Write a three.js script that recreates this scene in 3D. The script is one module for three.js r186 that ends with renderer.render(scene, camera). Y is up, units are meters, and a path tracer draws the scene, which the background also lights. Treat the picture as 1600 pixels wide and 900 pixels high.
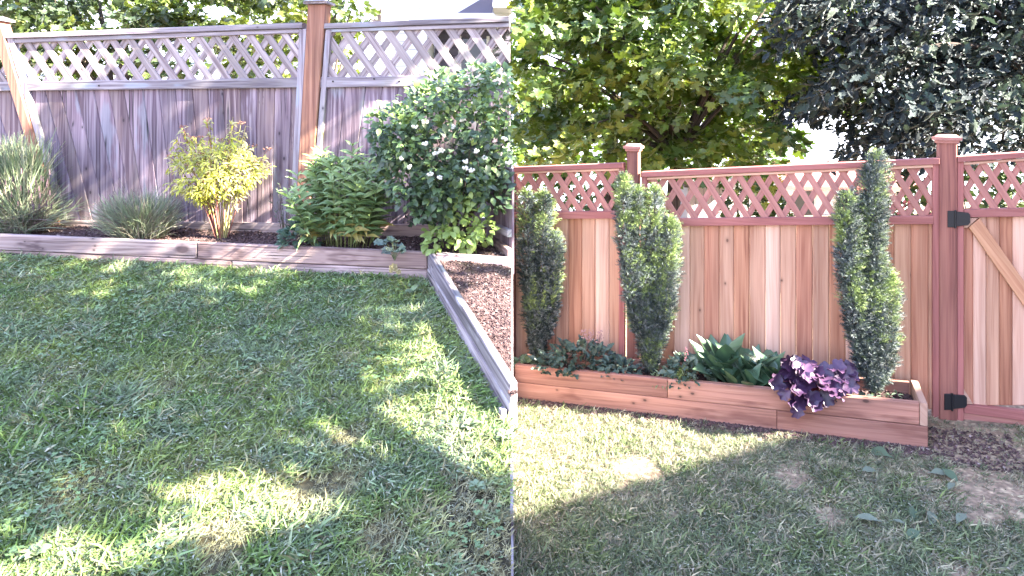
import * as THREE from 'three';
import { mergeGeometries } from 'three/addons/utils/BufferGeometryUtils.js';

// ------------------------------------------------------------------ camera, sky, sun, exposure
const scene = new THREE.Scene();
const EYE = 2.28, FOC = 1000, HOR = 180;                  // eye height (m), focal length and horizon row in photo pixels (1600 x 900)
const camera = new THREE.PerspectiveCamera(2 * Math.atan(450 / FOC) * 180 / Math.PI, 16 / 9, 0.05, 400);
camera.position.set(0, EYE, 0);
camera.lookAt(0, EYE, -1);
camera.setViewOffset(1600, 900, 0, 450 - HOR, 1600, 900);
camera.updateProjectionMatrix();
scene.add(camera);

const EXPOSURE = 13.8, SUN = 5.0, SKY = 0.395;
const sunDir = new THREE.Vector3(0.93, 0.70, 0.36).normalize();
{
  const W = 256, H = 128, data = new Float32Array(W * H * 4);
  for (let j = 0; j < H; j++) {
    const el = ((j + 0.5) / H - 0.5) * Math.PI, s = Math.max(0, Math.sin(el)), k = Math.pow(1 - s, 2.2);
    const r = 0.40 + 0.50 * k, g = 0.53 + 0.40 * k, b = 0.98 + 0.08 * k, dn = 1;
    for (let i = 0; i < W; i++) { const o = (j * W + i) * 4; data[o] = r * SKY * dn; data[o + 1] = g * SKY * dn; data[o + 2] = b * SKY * dn; data[o + 3] = 1; }
  }
  const t = new THREE.DataTexture(data, W, H, THREE.RGBAFormat, THREE.FloatType);
  t.mapping = THREE.EquirectangularReflectionMapping; t.magFilter = THREE.LinearFilter; t.needsUpdate = true;
  scene.background = t; scene.environment = t;
}
const sun = new THREE.DirectionalLight(new THREE.Color().setRGB(1, 0.93, 0.80), SUN);
sun.position.copy(sunDir).multiplyScalar(40); sun.castShadow = true; sun.shadow.radius = 0.9;
sun.shadow.mapSize.set(4096, 4096);
Object.assign(sun.shadow.camera, { left: -18, right: 18, top: 18, bottom: -18, near: 1, far: 90 });
scene.add(sun, sun.target);

// ------------------------------------------------------------------ helpers
function rng(seed) { let a = seed >>> 0; return () => { a = (a + 0x6D2B79F5) | 0; let t = Math.imul(a ^ (a >>> 15), 1 | a); t = (t + Math.imul(t ^ (t >>> 7), 61 | t)) ^ t; return ((t ^ (t >>> 14)) >>> 0) / 4294967296; }; }
const lerp = (a, b, t) => a + (b - a) * t, clamp = (x, a, b) => Math.min(b, Math.max(a, x)), smooth = (a, b, x) => { const t = clamp((x - a) / (b - a), 0, 1); return t * t * (3 - 2 * t); };
function hash(i, j, s) { let h = Math.imul(i, 374761393) + Math.imul(j, 668265263) + Math.imul(s, 1274126177); h = Math.imul(h ^ (h >>> 13), 1274126177); return ((h ^ (h >>> 16)) >>> 0) / 4294967296; }
function noise(x, y, s = 0) {
  const i = Math.floor(x), j = Math.floor(y), u = x - i, v = y - j, a = u * u * (3 - 2 * u), b = v * v * (3 - 2 * v);
  return lerp(lerp(hash(i, j, s), hash(i + 1, j, s), a), lerp(hash(i, j + 1, s), hash(i + 1, j + 1, s), a), b);
}
const fbm = (x, y, s, n = 4) => { let v = 0, a = 0.5, t = 0; for (let k = 0; k < n; k++) { v += a * noise(x, y, s + k * 17); t += a; a *= 0.55; x *= 2.03; y *= 2.03; } return v / t; };
const V = (x, y, z) => new THREE.Vector3(x, y, z);
const at = (px, py, d) => V((px - 800) / FOC * d, EYE - (py - HOR) / FOC * d, -d);       // photo pixel at a known distance
const RGB = (r, g, b) => new THREE.Color().setRGB(r, g, b);

const taken = {};
function numbered(n) { const k = taken[n] = (taken[n] ?? -1) + 1; return k ? n + '_' + String(k).padStart(3, '0') : n; }
function tag(o, label, category, group, kind) { Object.assign(o.userData, { label, category }); if (group) o.userData.group = group; if (kind) o.userData.kind = kind; return o; }
function thing(name, label, category, pos = V(0, 0, 0), turn = 0, group) {
  const o = new THREE.Group(); o.name = numbered(name); o.position.copy(pos); o.rotation.y = turn; scene.add(o); return tag(o, label, category, group);
}
function mesh(name, geo, mat, parent) { const m = new THREE.Mesh(geo, mat); m.name = parent === scene ? numbered(name) : name; m.castShadow = m.receiveShadow = true; parent.add(m); return m; }
function part(name, parent) { const g = new THREE.Group(); g.name = name; parent.add(g); return g; }

// ------------------------------------------------------------------ textures and materials
function tex(W, H, fn, srgb = true) {
  const d = new Uint8Array(W * H * 4);
  for (let j = 0; j < H; j++) for (let i = 0; i < W; i++) { const c = fn(i, j), o = (j * W + i) * 4; d[o] = clamp(c[0], 0, 1) * 255; d[o + 1] = clamp(c[1], 0, 1) * 255; d[o + 2] = clamp(c[2], 0, 1) * 255; d[o + 3] = 255; }
  const t = new THREE.DataTexture(d, W, H); t.magFilter = THREE.LinearFilter; t.minFilter = THREE.LinearMipmapLinearFilter; t.generateMipmaps = true;
  t.wrapS = t.wrapT = THREE.MirroredRepeatWrapping; if (srgb) t.colorSpace = THREE.SRGBColorSpace; t.needsUpdate = true; return t;
}
// wood: the sheet is 0.5 m across the grain and 3 m along it; three tones (sRGB 0..1), knots, cracks and blotches of weathering
function wood(seed, light, mid, dark, { knots = 6, streak = 1, crack = 0, blotch = 0.3, stain = null, rough = 0.85, fine = 1, bump = 0.0022, tint = [0.70, 0.69, 0.69] } = {}) {
  const R = rng(seed), W = 192, H = 768, ks = [];
  for (let k = 0; k < knots; k++) ks.push([R() * 0.5, R() * 3, 0.004 + R() * R() * 0.009]);
  const hts = new Float32Array(W * H);
  const map = tex(W, H, (i, j) => {
    let x = i / W * 0.5, y = j / H * 3, ring = 0;
    for (const [kx, ky, kr] of ks) {
      const dx = x - kx, dy = (y - ky) * 0.62, r = Math.hypot(dx, dy) / kr;
      if (r < 7) { x += (dx > 0 ? -1 : 1) * kr * 1.2 * Math.exp(-r * r / 5); ring = Math.max(ring, smooth(1.5, 0.6, r) + 0.4 * Math.exp(-r * r / 6)); }
    }
    const wob = fbm(x * 8, y * 1.1, seed + 3, 3) * 0.05;
    const g1 = fbm((x + wob) * 60, y * 1.6, seed, 3), g2 = noise((x + wob * 0.6) * 260 * fine, y * 5, seed + 7), g3 = fbm(x * 7, y * 0.9, seed + 31, 3);
    let t = 0.5 + (g1 - 0.5) * 1.5 * streak + (g2 - 0.5) * 0.45 * streak;
    t = clamp(t, 0, 1);
    let c = [0, 1, 2].map((q) => t > 0.5 ? lerp(mid[q], light[q], (t - 0.5) * 2) : lerp(dark[q], mid[q], t * 2));
    const bl = (g3 - 0.5) * 2 * blotch; c = c.map((q) => q * (1 + bl));
    if (stain) { const st = smooth(0.56, 0.74, fbm(x * 9 + 5, y * 2.6, seed + 51, 4)) * stain[3]; c = c.map((q, n) => lerp(q, stain[n], st)); }
    let h = t * 0.7;
    if (crack) { const cr = noise((x + wob) * 44, y * 0.8, seed + 91), w = smooth(0.05 * crack, 0, Math.abs(cr - 0.5)) * smooth(0.5, 0.7, noise(x * 6, y * 2.2, seed + 95)); c = c.map((q) => q * (1 - 0.75 * w)); h -= w * 0.7; }
    c = c.map((q, n) => lerp(q, dark[n] * 0.62, clamp(ring, 0, 0.85)));
    hts[j * W + i] = clamp(h + 0.3, 0, 1);
    return c;
  });
  const bm = tex(W, H, (i, j) => { const v = hts[j * W + i]; return [v, v, v]; }, false);
  return new THREE.MeshStandardMaterial({ color: RGB(...tint), map, bumpMap: bm, bumpScale: bump, roughness: rough, metalness: 0, side: THREE.DoubleSide });
}
const c255 = (r, g, b) => [r / 255, g / 255, b / 255];
// weathered grey fence of the terrace
const greyBoards = [
  wood(11, c255(178, 160, 166), c255(148, 128, 138), c255(102, 82, 94), { knots: 5, blotch: 0.35, crack: 0.5, stain: [0.66, 0.68, 0.72, 0.6], streak: 1.15 }),
  wood(12, c255(168, 154, 164), c255(138, 121, 133), c255(94, 76, 90), { knots: 7, blotch: 0.4, crack: 0.7, stain: [0.42, 0.33, 0.36, 0.7], streak: 1.2 }),
  wood(13, c255(186, 166, 166), c255(154, 132, 138), c255(112, 88, 96), { knots: 4, blotch: 0.3, crack: 0.4, stain: [0.62, 0.52, 0.50, 0.5], streak: 1.1 }),
];
const greyRail = wood(14, c255(196, 188, 192), c255(168, 158, 164), c255(120, 108, 116), { knots: 3, blotch: 0.25, stain: [0.70, 0.76, 0.82, 0.5] });
const greySlat = wood(15, c255(200, 188, 186), c255(176, 162, 162), c255(130, 114, 116), { knots: 1, blotch: 0.25 });
const orangePost = wood(16, c255(196, 150, 126), c255(174, 124, 102), c255(136, 92, 78), { knots: 2, blotch: 0.2, streak: 0.9, fine: 1.4 });
// cedar fence of the lower yard
const cedar = [
  wood(21, c255(220, 180, 156), c255(204, 160, 136), c255(176, 126, 104), { knots: 5, blotch: 0.12, streak: 0.7, bump: 0.001, tint: [0.80, 0.75, 0.69] }),
  wood(22, c255(208, 162, 136), c255(190, 140, 114), c255(156, 106, 86), { knots: 9, blotch: 0.14, streak: 0.8, bump: 0.001, tint: [0.70, 0.62, 0.55] }),
  wood(23, c255(230, 196, 176), c255(216, 178, 158), c255(190, 144, 124), { knots: 3, blotch: 0.12, streak: 0.6, bump: 0.001, tint: [0.92, 0.88, 0.83] }),
  wood(24, c255(214, 164, 138), c255(196, 142, 118), c255(164, 108, 88), { knots: 7, blotch: 0.16, streak: 0.8, bump: 0.001, tint: [0.76, 0.68, 0.62] }),
];
const redRail = wood(25, c255(196, 136, 126), c255(182, 120, 112), c255(150, 92, 86), { knots: 2, blotch: 0.12, streak: 0.6, bump: 0.001, tint: [0.74, 0.68, 0.68] });
const redSlat = wood(26, c255(208, 156, 142), c255(192, 138, 126), c255(162, 106, 98), { knots: 0, blotch: 0.14, streak: 0.6, bump: 0.001, tint: [0.76, 0.71, 0.70] });
const redPost = wood(27, c255(176, 124, 112), c255(158, 104, 96), c255(120, 74, 70), { knots: 4, blotch: 0.25, streak: 0.8, bump: 0.001, tint: [0.72, 0.69, 0.61] });
const braceWood = wood(28, c255(222, 178, 146), c255(206, 158, 126), c255(176, 120, 94), { knots: 3, blotch: 0.12, streak: 0.7, bump: 0.001, tint: [0.80, 0.75, 0.69] });
const planterWood = [
  wood(31, c255(190, 142, 124), c255(172, 122, 106), c255(138, 92, 80), { knots: 12, blotch: 0.2, streak: 0.7, stain: [0.50, 0.30, 0.25, 0.45], tint: [0.74, 0.74, 0.73] }),
  wood(32, c255(196, 148, 128), c255(178, 128, 110), c255(142, 98, 84), { knots: 14, blotch: 0.2, streak: 0.7, stain: [0.46, 0.28, 0.24, 0.5], tint: [0.74, 0.74, 0.73] }),
];
const endGrain = wood(33, c255(226, 190, 164), c255(210, 170, 146), c255(184, 138, 116), { knots: 0, blotch: 0.12, streak: 0.5 });
// raised bed timbers of the terrace
const timber = [
  wood(41, c255(200, 180, 172), c255(172, 150, 144), c255(112, 90, 88), { knots: 12, streak: 0.75, blotch: 0.35, crack: 1.4, stain: [0.27, 0.20, 0.21, 0.75], bump: 0.004, tint: [0.90, 0.91, 0.94] }),
  wood(42, c255(192, 168, 156), c255(164, 138, 128), c255(108, 84, 80), { knots: 10, streak: 0.75, blotch: 0.35, crack: 1.2, stain: [0.34, 0.25, 0.24, 0.7], bump: 0.004, tint: [0.90, 0.91, 0.94] }),
];
const timberSide = [
  wood(43, c255(176, 166, 168), c255(142, 132, 136), c255(96, 86, 92), { knots: 8, blotch: 0.4, crack: 0.8, stain: [0.74, 0.72, 0.74, 0.7], bump: 0.003, tint: [0.90, 0.91, 0.94] }),
  wood(44, c255(184, 174, 172), c255(152, 140, 140), c255(104, 92, 96), { knots: 6, blotch: 0.4, crack: 0.8, stain: [0.80, 0.78, 0.78, 0.6], bump: 0.003, tint: [0.90, 0.91, 0.94] }),
];
const plain = (r, g, b, o = {}) => new THREE.MeshStandardMaterial({ color: RGB(r, g, b), roughness: 0.85, metalness: 0, side: THREE.DoubleSide, ...o });
const leafMat = (through = 0.35, rough = 0.55) => new THREE.MeshPhysicalMaterial({ color: RGB(1, 1, 1), roughness: rough, metalness: 0, transmission: through, thickness: 0, side: THREE.DoubleSide });
const tinted = (base, c) => { const m = base.clone(); m.color.setRGB(...c); return m; };
const black = plain(0.012, 0.012, 0.014, { roughness: 0.45, metalness: 0.2 });
const bark = (() => { const m = wood(51, c255(112, 100, 92), c255(84, 72, 66), c255(46, 38, 36), { knots: 6, blotch: 0.4, crack: 1.5, rough: 0.95, bump: 0.01 }); return m; })();
function soilMat(seed, a, b, c, scale, bs) {
  const hs = new Float32Array(256 * 256);
  const map = tex(256, 256, (i, j) => { const x = i / 256 * scale, y = j / 256 * scale, n = fbm(x * 1.3, y * 1.3, seed, 4), f = noise(x * 40, y * 40, seed + 5), g = noise(x * 90, y * 90, seed + 6); const t = clamp((n - 0.3) * 2, 0, 1); hs[j * 256 + i] = clamp(0.6 * f + 0.4 * g, 0, 1); return [0, 1, 2].map((q) => lerp(lerp(a[q], b[q], t), c[q], smooth(0.6, 0.9, f) * 0.7) * (0.75 + 0.5 * g)); });
  const bm = tex(256, 256, (i, j) => { const v = hs[j * 256 + i]; return [v, v, v]; }, false);
  for (const t of [map, bm]) t.repeat.set(1 / scale, 1 / scale);
  return new THREE.MeshStandardMaterial({ map, bumpMap: bm, bumpScale: bs, roughness: 1, side: THREE.DoubleSide });
}
const earth = soilMat(61, c255(112, 96, 78), c255(150, 130, 108), c255(176, 160, 130), 2.5, 0.01);
const turfEarth = soilMat(62, c255(48, 44, 28), c255(78, 70, 44), c255(120, 108, 74), 2.5, 0.012);
const mulchSoil = soilMat(63, c255(62, 42, 40), c255(86, 60, 58), c255(112, 84, 80), 1.5, 0.012);

// ------------------------------------------------------------------ planks: a four- or more-sided face in a plane (u right, v up), with thickness, worn edges and grain
const sgnArea = (p) => { let a = 0; for (let i = 0; i < p.length; i++) { const q = p[(i + 1) % p.length]; a += p[i][0] * q[1] - q[0] * p[i][1]; } return a / 2; };
function inset(p, b) {
  return p.map((q, i) => {
    const a = p[(i + p.length - 1) % p.length], c = p[(i + 1) % p.length];
    const n1 = norm2(-(q[1] - a[1]), q[0] - a[0]), n2 = norm2(-(c[1] - q[1]), c[0] - q[0]);
    const k = 1 + n1[0] * n2[0] + n1[1] * n2[1]; const s = b / Math.max(k, 0.3);
    return [q[0] + (n1[0] + n2[0]) * s, q[1] + (n1[1] + n2[1]) * s];
  });
}
const norm2 = (x, y) => { const l = Math.hypot(x, y) || 1; return [x / l, y / l]; };
function plankGeo(poly, w0, w1, { bevel = 0.003, along = [0, 1], seed = 1 } = {}) {
  let p = poly.map((q) => [...q]); if (sgnArea(p) < 0) p.reverse();
  const b = Math.min(bevel, (w1 - w0) * 0.4), f = b > 0 ? inset(p, b) : p;
  const [ax, ay] = norm2(...along), ou = hash(seed, 3, 5) * 0.5, ov = hash(seed, 7, 9) * 3, c0 = p[0];
  const pos = [], uv = [], nor = [];
  const U = (q, w = 0) => [((q[0] - c0[0]) * ay - (q[1] - c0[1]) * ax + w) / 0.5 + ou * 2, ((q[0] - c0[0]) * ax + (q[1] - c0[1]) * ay) / 3 + ov / 3];
  function tri(a, b2, c) {
    const e1 = V(...b2[0]).sub(V(...a[0])), e2 = V(...c[0]).sub(V(...a[0])), n = e1.cross(e2).normalize();
    for (const q of [a, b2, c]) { pos.push(...q[0]); uv.push(...q[1]); nor.push(n.x, n.y, n.z); }
  }
  const F = (q, w) => [[q[0], q[1], w], U(q, 0)], S = (q, w) => [[q[0], q[1], w], U(q, w1 - w)];
  const n = p.length;
  for (let i = 1; i < n - 1; i++) { tri(F(f[0], w1), F(f[i], w1), F(f[i + 1], w1)); tri(F(p[0], w0), F(p[i + 1], w0), F(p[i], w0)); }
  for (let i = 0; i < n; i++) {
    const j = (i + 1) % n;
    if (b > 0) { tri(F(f[i], w1), S(p[i], w1 - b), S(p[j], w1 - b)); tri(F(f[i], w1), S(p[j], w1 - b), F(f[j], w1)); }
    const top = w1 - b;
    tri(S(p[i], top), S(p[i], w0), S(p[j], w0)); tri(S(p[i], top), S(p[j], w0), S(p[j], top));
  }
  const g = new THREE.BufferGeometry();
  g.setAttribute('position', new THREE.Float32BufferAttribute(pos, 3)); g.setAttribute('normal', new THREE.Float32BufferAttribute(nor, 3)); g.setAttribute('uv', new THREE.Float32BufferAttribute(uv, 2));
  return g;
}
let plankSeed = 1;
function plank(name, parent, poly, w0, w1, mat, opt = {}) { return mesh(name, plankGeo(poly, w0, w1, { seed: plankSeed++, ...opt }), mat, parent); }
const rect = (u0, v0, u1, v1) => [[u0, v0], [u1, v0], [u1, v1], [u0, v1]];
function clipPoly(poly, clip) {                                 // Sutherland-Hodgman, clip convex
  let c = clip.map((q) => [...q]); if (sgnArea(c) < 0) c.reverse();
  let out = poly;
  for (let i = 0; i < c.length && out.length; i++) {
    const a = c[i], b = c[(i + 1) % c.length], side = (q) => (b[0] - a[0]) * (q[1] - a[1]) - (b[1] - a[1]) * (q[0] - a[0]); const inp = out; out = [];
    for (let k = 0; k < inp.length; k++) {
      const p = inp[k], q = inp[(k + 1) % inp.length], sp = side(p), sq = side(q);
      if (sp >= 0) out.push(p);
      if (sp * sq < 0) { const t = sp / (sp - sq); out.push([lerp(p[0], q[0], t), lerp(p[1], q[1], t)]); }
    }
  }
  return out;
}
// a vertical plane through two ground points: local x runs along it, local z faces the yard
function frame(xa, za, xb, zb) {
  const L = Math.hypot(xb - xa, zb - za), c = (xb - xa) / L, s = -(zb - za) / L;
  return {
    L, pos: V(xa, 0, za), turn: Math.atan2(s, c), c, s,
    px(px, py) {                                                // photo pixel -> (u, v) on the plane
      const k = (px - 800) / FOC, nx = s, nz = c, d = (nx * xa + nz * za) / (nx * k - nz);
      return [(k * d - xa) * c - (-d - za) * s, EYE - (py - HOR) / FOC * d];
    },
    world(u, v, w = 0) { return V(xa + u * c + w * s, v, za - u * s + w * c); },
  };
}
const P3 = (px, d) => [(px - 800) / FOC * d, -d];
function latticeSlats(parent, fr, quadPx, spacing, run, hw, phase, w0, w1, mat, yT, yB) {
  const clip = quadPx.map((q) => fr.px(...q)), xs = quadPx.map((q) => q[0]), x0 = Math.min(...xs) - Math.abs(run), x1 = Math.max(...xs) + Math.abs(run);
  for (let x = x0 + phase; x < x1; x += spacing) {
    const jit = (hash(Math.round(x), 5, 3) - 0.5) * 1.5;
    const s = [[x - hw + jit, yT], [x + hw + jit, yT], [x + run + hw, yB], [x + run - hw, yB]].map((q) => fr.px(...q));
    const poly = clipPoly(s, clip); if (poly.length < 3 || Math.abs(sgnArea(poly)) < 0.0006) continue;
    plank('slat', parent, poly, w0, w1, mat, { bevel: 0.0015, along: [s[3][0] - s[0][0], s[3][1] - s[0][1]] });
  }
}

// ------------------------------------------------------------------ the ground
const groundY = (x) => x < 0 ? -0.12 + 0.14 * Math.max(x, -2) : -0.12 + 0.08 * Math.min(x, 6);
const lawnY = (x, d) => 0.99 + 0.208 * (d - 5.05) + 0.027 * (x + 0.7);                  // the terrace lawn (upper yard, x < 0)
{
  const g = new THREE.PlaneGeometry(160, 160, 160, 160); g.rotateX(-Math.PI / 2);
  const p = g.attributes.position, uv = g.attributes.uv;
  for (let i = 0; i < p.count; i++) { p.setY(i, groundY(p.getX(i)) + (p.getZ(i) < -9 ? -0.1 : 0) - 0.3 * Math.max(0, -p.getZ(i) - 15)); uv.setXY(i, p.getX(i), p.getZ(i)); }
  g.computeVertexNormals();
  mesh('ground', g, earth, scene).userData.kind = 'structure';
}
const bedFrame = frame(...P3(-160, 5.93), ...P3(668, 5.05));       // front face of the long raised bed
const sideFrame = frame(...P3(668, 5.05), ...P3(796, 3.4));        // its return towards the viewer
const bedD = (x) => { const k = (x - bedFrame.pos.x) / (bedFrame.world(bedFrame.L, 0).x - bedFrame.pos.x); return lerp(5.93, 5.05, k); };
const sideX = (d) => { const a = sideFrame.world(0, 0), b = sideFrame.world(sideFrame.L, 0), k = (d + a.z) / (-b.z + a.z); return lerp(a.x, b.x, k); };
{
  const g = new THREE.PlaneGeometry(1, 1, 90, 70), p = g.attributes.position, uv = g.attributes.uv;
  for (let i = 0; i < p.count; i++) {
    const x = lerp(-9, -0.004, uv.getX(i)), d = lerp(0.2, 5.75, uv.getY(i));
    p.setXYZ(i, x, lawnY(x, d) - 0.012 + 0.02 * (fbm(x * 2, d * 2, 5) - 0.5) - 0.02 * smooth(-0.3, -0.004, x), -d); uv.setXY(i, x, d);
  }
  g.computeVertexNormals(); mesh('lawn_terrace', g, turfEarth, scene).userData.kind = 'structure';
}

// ------------------------------------------------------------------ retaining wall between the two yards
{
  const fr = frame(0, -0.6, 0, -5.75);                              // u = distance beyond 0.6 m; local z faces the upper yard
  const t = thing('retaining_wall', 'low timber retaining wall edging the upper lawn where the two yards meet', 'wall', fr.pos, fr.turn);
  const prof = [[0, -0.6], [fr.L, -0.6]]; const top = [];
  for (const [d, y] of [[5.75, 1.15], [5.08, 1.15], [5.05, 1.13], [3.42, 0.79], [3.38, 0.66], [0.6, lawnY(0, 0.6) + 0.0]]) top.push([d - 0.6, y]);
  const clip = null;
  for (let r = 0; r < 10; r++) {
    const y0 = -0.6 + r * 0.18, y1 = y0 + 0.176;
    let pts = [];
    // clip the row against the profile by sampling columns
    const cut = (u) => { for (let k = 0; k < top.length - 1; k++) if (u <= top[k][0] && u >= top[k + 1][0]) return lerp(top[k + 1][1], top[k][1], (u - top[k + 1][0]) / (top[k][0] - top[k + 1][0] || 1)); return -1; };
    const us = [0, 0.8, 1.6, 2.2, 2.776, 2.83, 3.3, 3.9, 4.4, 4.46, 4.7, 5.15]; const upper = [];
    for (const u of us) { const y = Math.min(y1, cut(u)); if (y > y0 + 0.004) upper.push([u, y]); }
    if (upper.length < 2) continue;
    pts = [[upper[0][0], y0], [upper[upper.length - 1][0], y0], ...upper.reverse()];
    const g = (() => {                                              // strip of quads, front and back faces and a top edge
      const geos = []; for (let k = 0; k < upper.length - 1; k++) geos.push(plankGeo([[upper[k + 1][0], y0], [upper[k][0], y0], upper[k], upper[k + 1]], -0.008, 0.006, { bevel: 0, along: [1, 0], seed: 400 + r }));
      return mergeGeometries(geos);
    })();
    mesh('plank', g, timberSide[r % 2], t);
  }
}

// ------------------------------------------------------------------ raised bed of the terrace: timbers, mulch
{
  const t = thing('raised_bed', 'weathered grey timber raised garden bed along the grey fence', 'garden bed', V(0, 0, 0));
  const wallF = part('front_wall', t); wallF.position.copy(bedFrame.pos); wallF.rotation.y = bedFrame.turn;
  const B = bedFrame, row = (ya, yb, yc, yd, x0, x1, m, w = 0) => { // pixel rows at px 0 and px 662: lower and upper edge
    const e = (x, y0, y1) => lerp(y0, y1, x / 662);
    return plank('timber', wallF, [B.px(x0, e(x0, ya, yc)), B.px(x1, e(x1, ya, yc)), B.px(x1, e(x1, yb, yd)), B.px(x0, e(x0, yb, yd))], -0.045, w, m, { along: [1, 0.01], bevel: 0.006 });
  };
  row(390.5, 366, 420.5, 394, -160, 307, timber[0], 0.001); row(390.5, 366, 420.5, 394, 308.5, 667, timber[1], 0);
  row(412, 391.5, 452, 421.5, -160, 361, timber[1], -0.002); row(412, 391.5, 452, 421.5, 362, 667, timber[0], -0.004);
  const wallS = part('side_wall', t); wallS.position.copy(sideFrame.pos); wallS.rotation.y = sideFrame.turn;
  const L = sideFrame.L, top = (u) => lerp(1.205, 0.855, u / L), bot = (u) => lerp(0.95, 0.63, u / L), mid = (u) => lerp(1.075, 0.745, u / L);
  plank('timber', wallS, [[0, mid(0) + 0.004], [L, mid(L) + 0.004], [L, top(L)], [0, top(0)]], -0.045, 0, timberSide[0], { along: [1, -0.2], bevel: 0.005 });
  plank('timber', wallS, [[0, bot(0)], [L + 0.0, bot(L)], [L + 0.0, mid(L)], [0, mid(0)]], -0.045, 0.003, timberSide[1], { along: [1, -0.2], bevel: 0.005 });
  plank('corner_block', wallS, [[L - 0.05, bot(L) - 0.05], [L - 0.006, bot(L) - 0.05], [L - 0.006, mid(L) - 0.03], [L - 0.05, mid(L) - 0.03]], 0.014, 0.045, timberSide[0], { along: [0, 1] });
  // board that carries the line of the front wall on to the corner
  const cf = frame(...P3(674, 5.02), ...P3(799, 4.86)); const wallC = part('cross_board', t); wallC.position.copy(cf.pos); wallC.rotation.y = cf.turn;
  plank('timber', wallC, [[0.04, 1.02], [cf.L, 1.02], [cf.L, 1.19], [0.04, 1.2]], -0.05, 0, timber[0], { along: [1, 0], bevel: 0.006 });
  // short edge board running back to the fence at the corner
  const ef = frame(...P3(767, 5.62), ...P3(797, 5.0)); const wallE = part('edge_board', t); wallE.position.copy(ef.pos); wallE.rotation.y = ef.turn;
  plank('timber', wallE, rect(0, 1.05, ef.L, 1.23), -0.02, 0.02, timber[1], { along: [1, 0] });
}
function sheet(name, corners, n, mat, bumpH, seed) {               // corners: four Vector3 (a b along, c d back)
  const g = new THREE.PlaneGeometry(1, 1, n, n), p = g.attributes.position, uv = g.attributes.uv;
  for (let i = 0; i < p.count; i++) {
    const s = uv.getX(i), t = uv.getY(i), q = corners[0].clone().lerp(corners[1], s).lerp(corners[3].clone().lerp(corners[2], s), t);
    q.y += bumpH * (fbm(q.x * 7, q.z * 7, seed) - 0.5); p.setXYZ(i, q.x, q.y, q.z); uv.setXY(i, q.x, q.z);
  }
  g.computeVertexNormals(); return mesh(name, g, mat, scene);
}
const SOIL = 1.165;
{
  const a = bedFrame.world(0, SOIL, -0.04), b = bedFrame.world(bedFrame.L, SOIL, -0.04);
  sheet('soil_bed', [a, V(-0.01, SOIL, -5.0), V(-0.01, SOIL, -5.85), V(-5.9, SOIL, -6.85)], 60, mulchSoil, 0.05, 3).userData.kind = 'structure';
  sheet('soil_corner', [V(sideX(3.4) + 0.03, 0.80, -3.4), V(-0.005, 0.795, -3.36), V(-0.005, 1.14, -4.92), V(sideX(5.0) + 0.05, 1.14, -5.0)], 30, mulchSoil, 0.04, 4).userData.kind = 'structure';
}
// mulch chips
function chips(name, label, list, seed, cols) {
  const R = rng(seed), g = new THREE.TetrahedronGeometry(0.011); g.scale(1.5, 0.6, 0.8);
  const m = new THREE.InstancedMesh(g, plain(1, 1, 1, { roughness: 0.95 }), list.length), M = new THREE.Matrix4(), q = new THREE.Quaternion();
  list.forEach((p, i) => { q.setFromEuler(new THREE.Euler((R() - 0.5) * 1.2, R() * 6.3, (R() - 0.5) * 1.2)); const s = 0.5 + R() * 1.1; M.compose(p, q, V(s, s, s)); m.setMatrixAt(i, M); const c = cols[Math.floor(R() * R() * cols.length)], k = 0.7 + R() * 0.6; m.setColorAt(i, RGB(c[0] * k, c[1] * k, c[2] * k)); });
  m.name = name; m.castShadow = m.receiveShadow = true; tag(m, label, 'mulch', null, 'stuff'); scene.add(m);
}
const mulchCols = [[0.075, 0.042, 0.040], [0.055, 0.032, 0.032], [0.10, 0.062, 0.056], [0.16, 0.11, 0.10], [0.30, 0.23, 0.21]];
{
  const R = rng(71), L = [];
  for (let i = 0; i < 11000; i++) { const k = R(), t = R(), q = V(-5.9, SOIL, -6.85).lerp(V(-0.01, SOIL, -5.85), k).lerp(bedFrame.world(bedFrame.L * k * 1.12, SOIL, -0.04), t); if (q.x > -0.02) continue; q.y += 0.05 * (fbm(q.x * 7, q.z * 7, 3) - 0.5) + 0.004; L.push(q); }
  chips('mulch', 'dark brown bark mulch between the plants of the grey timber bed', L, 72, mulchCols);
  const C = [];
  for (let i = 0; i < 9000; i++) { const t = R(), d = lerp(3.4, 4.95, t), x = lerp(sideX(d) + 0.035, -0.01, R()); C.push(V(x, lerp(0.80, 1.14, (d - 3.4) / 1.55) + 0.04 * (fbm(x * 7, -d * 7, 4) - 0.5) + 0.004, -d)); }
  chips('corner_mulch', 'bare purplish brown mulch in the empty corner of the timber bed', C, 73, mulchCols);
}

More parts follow.
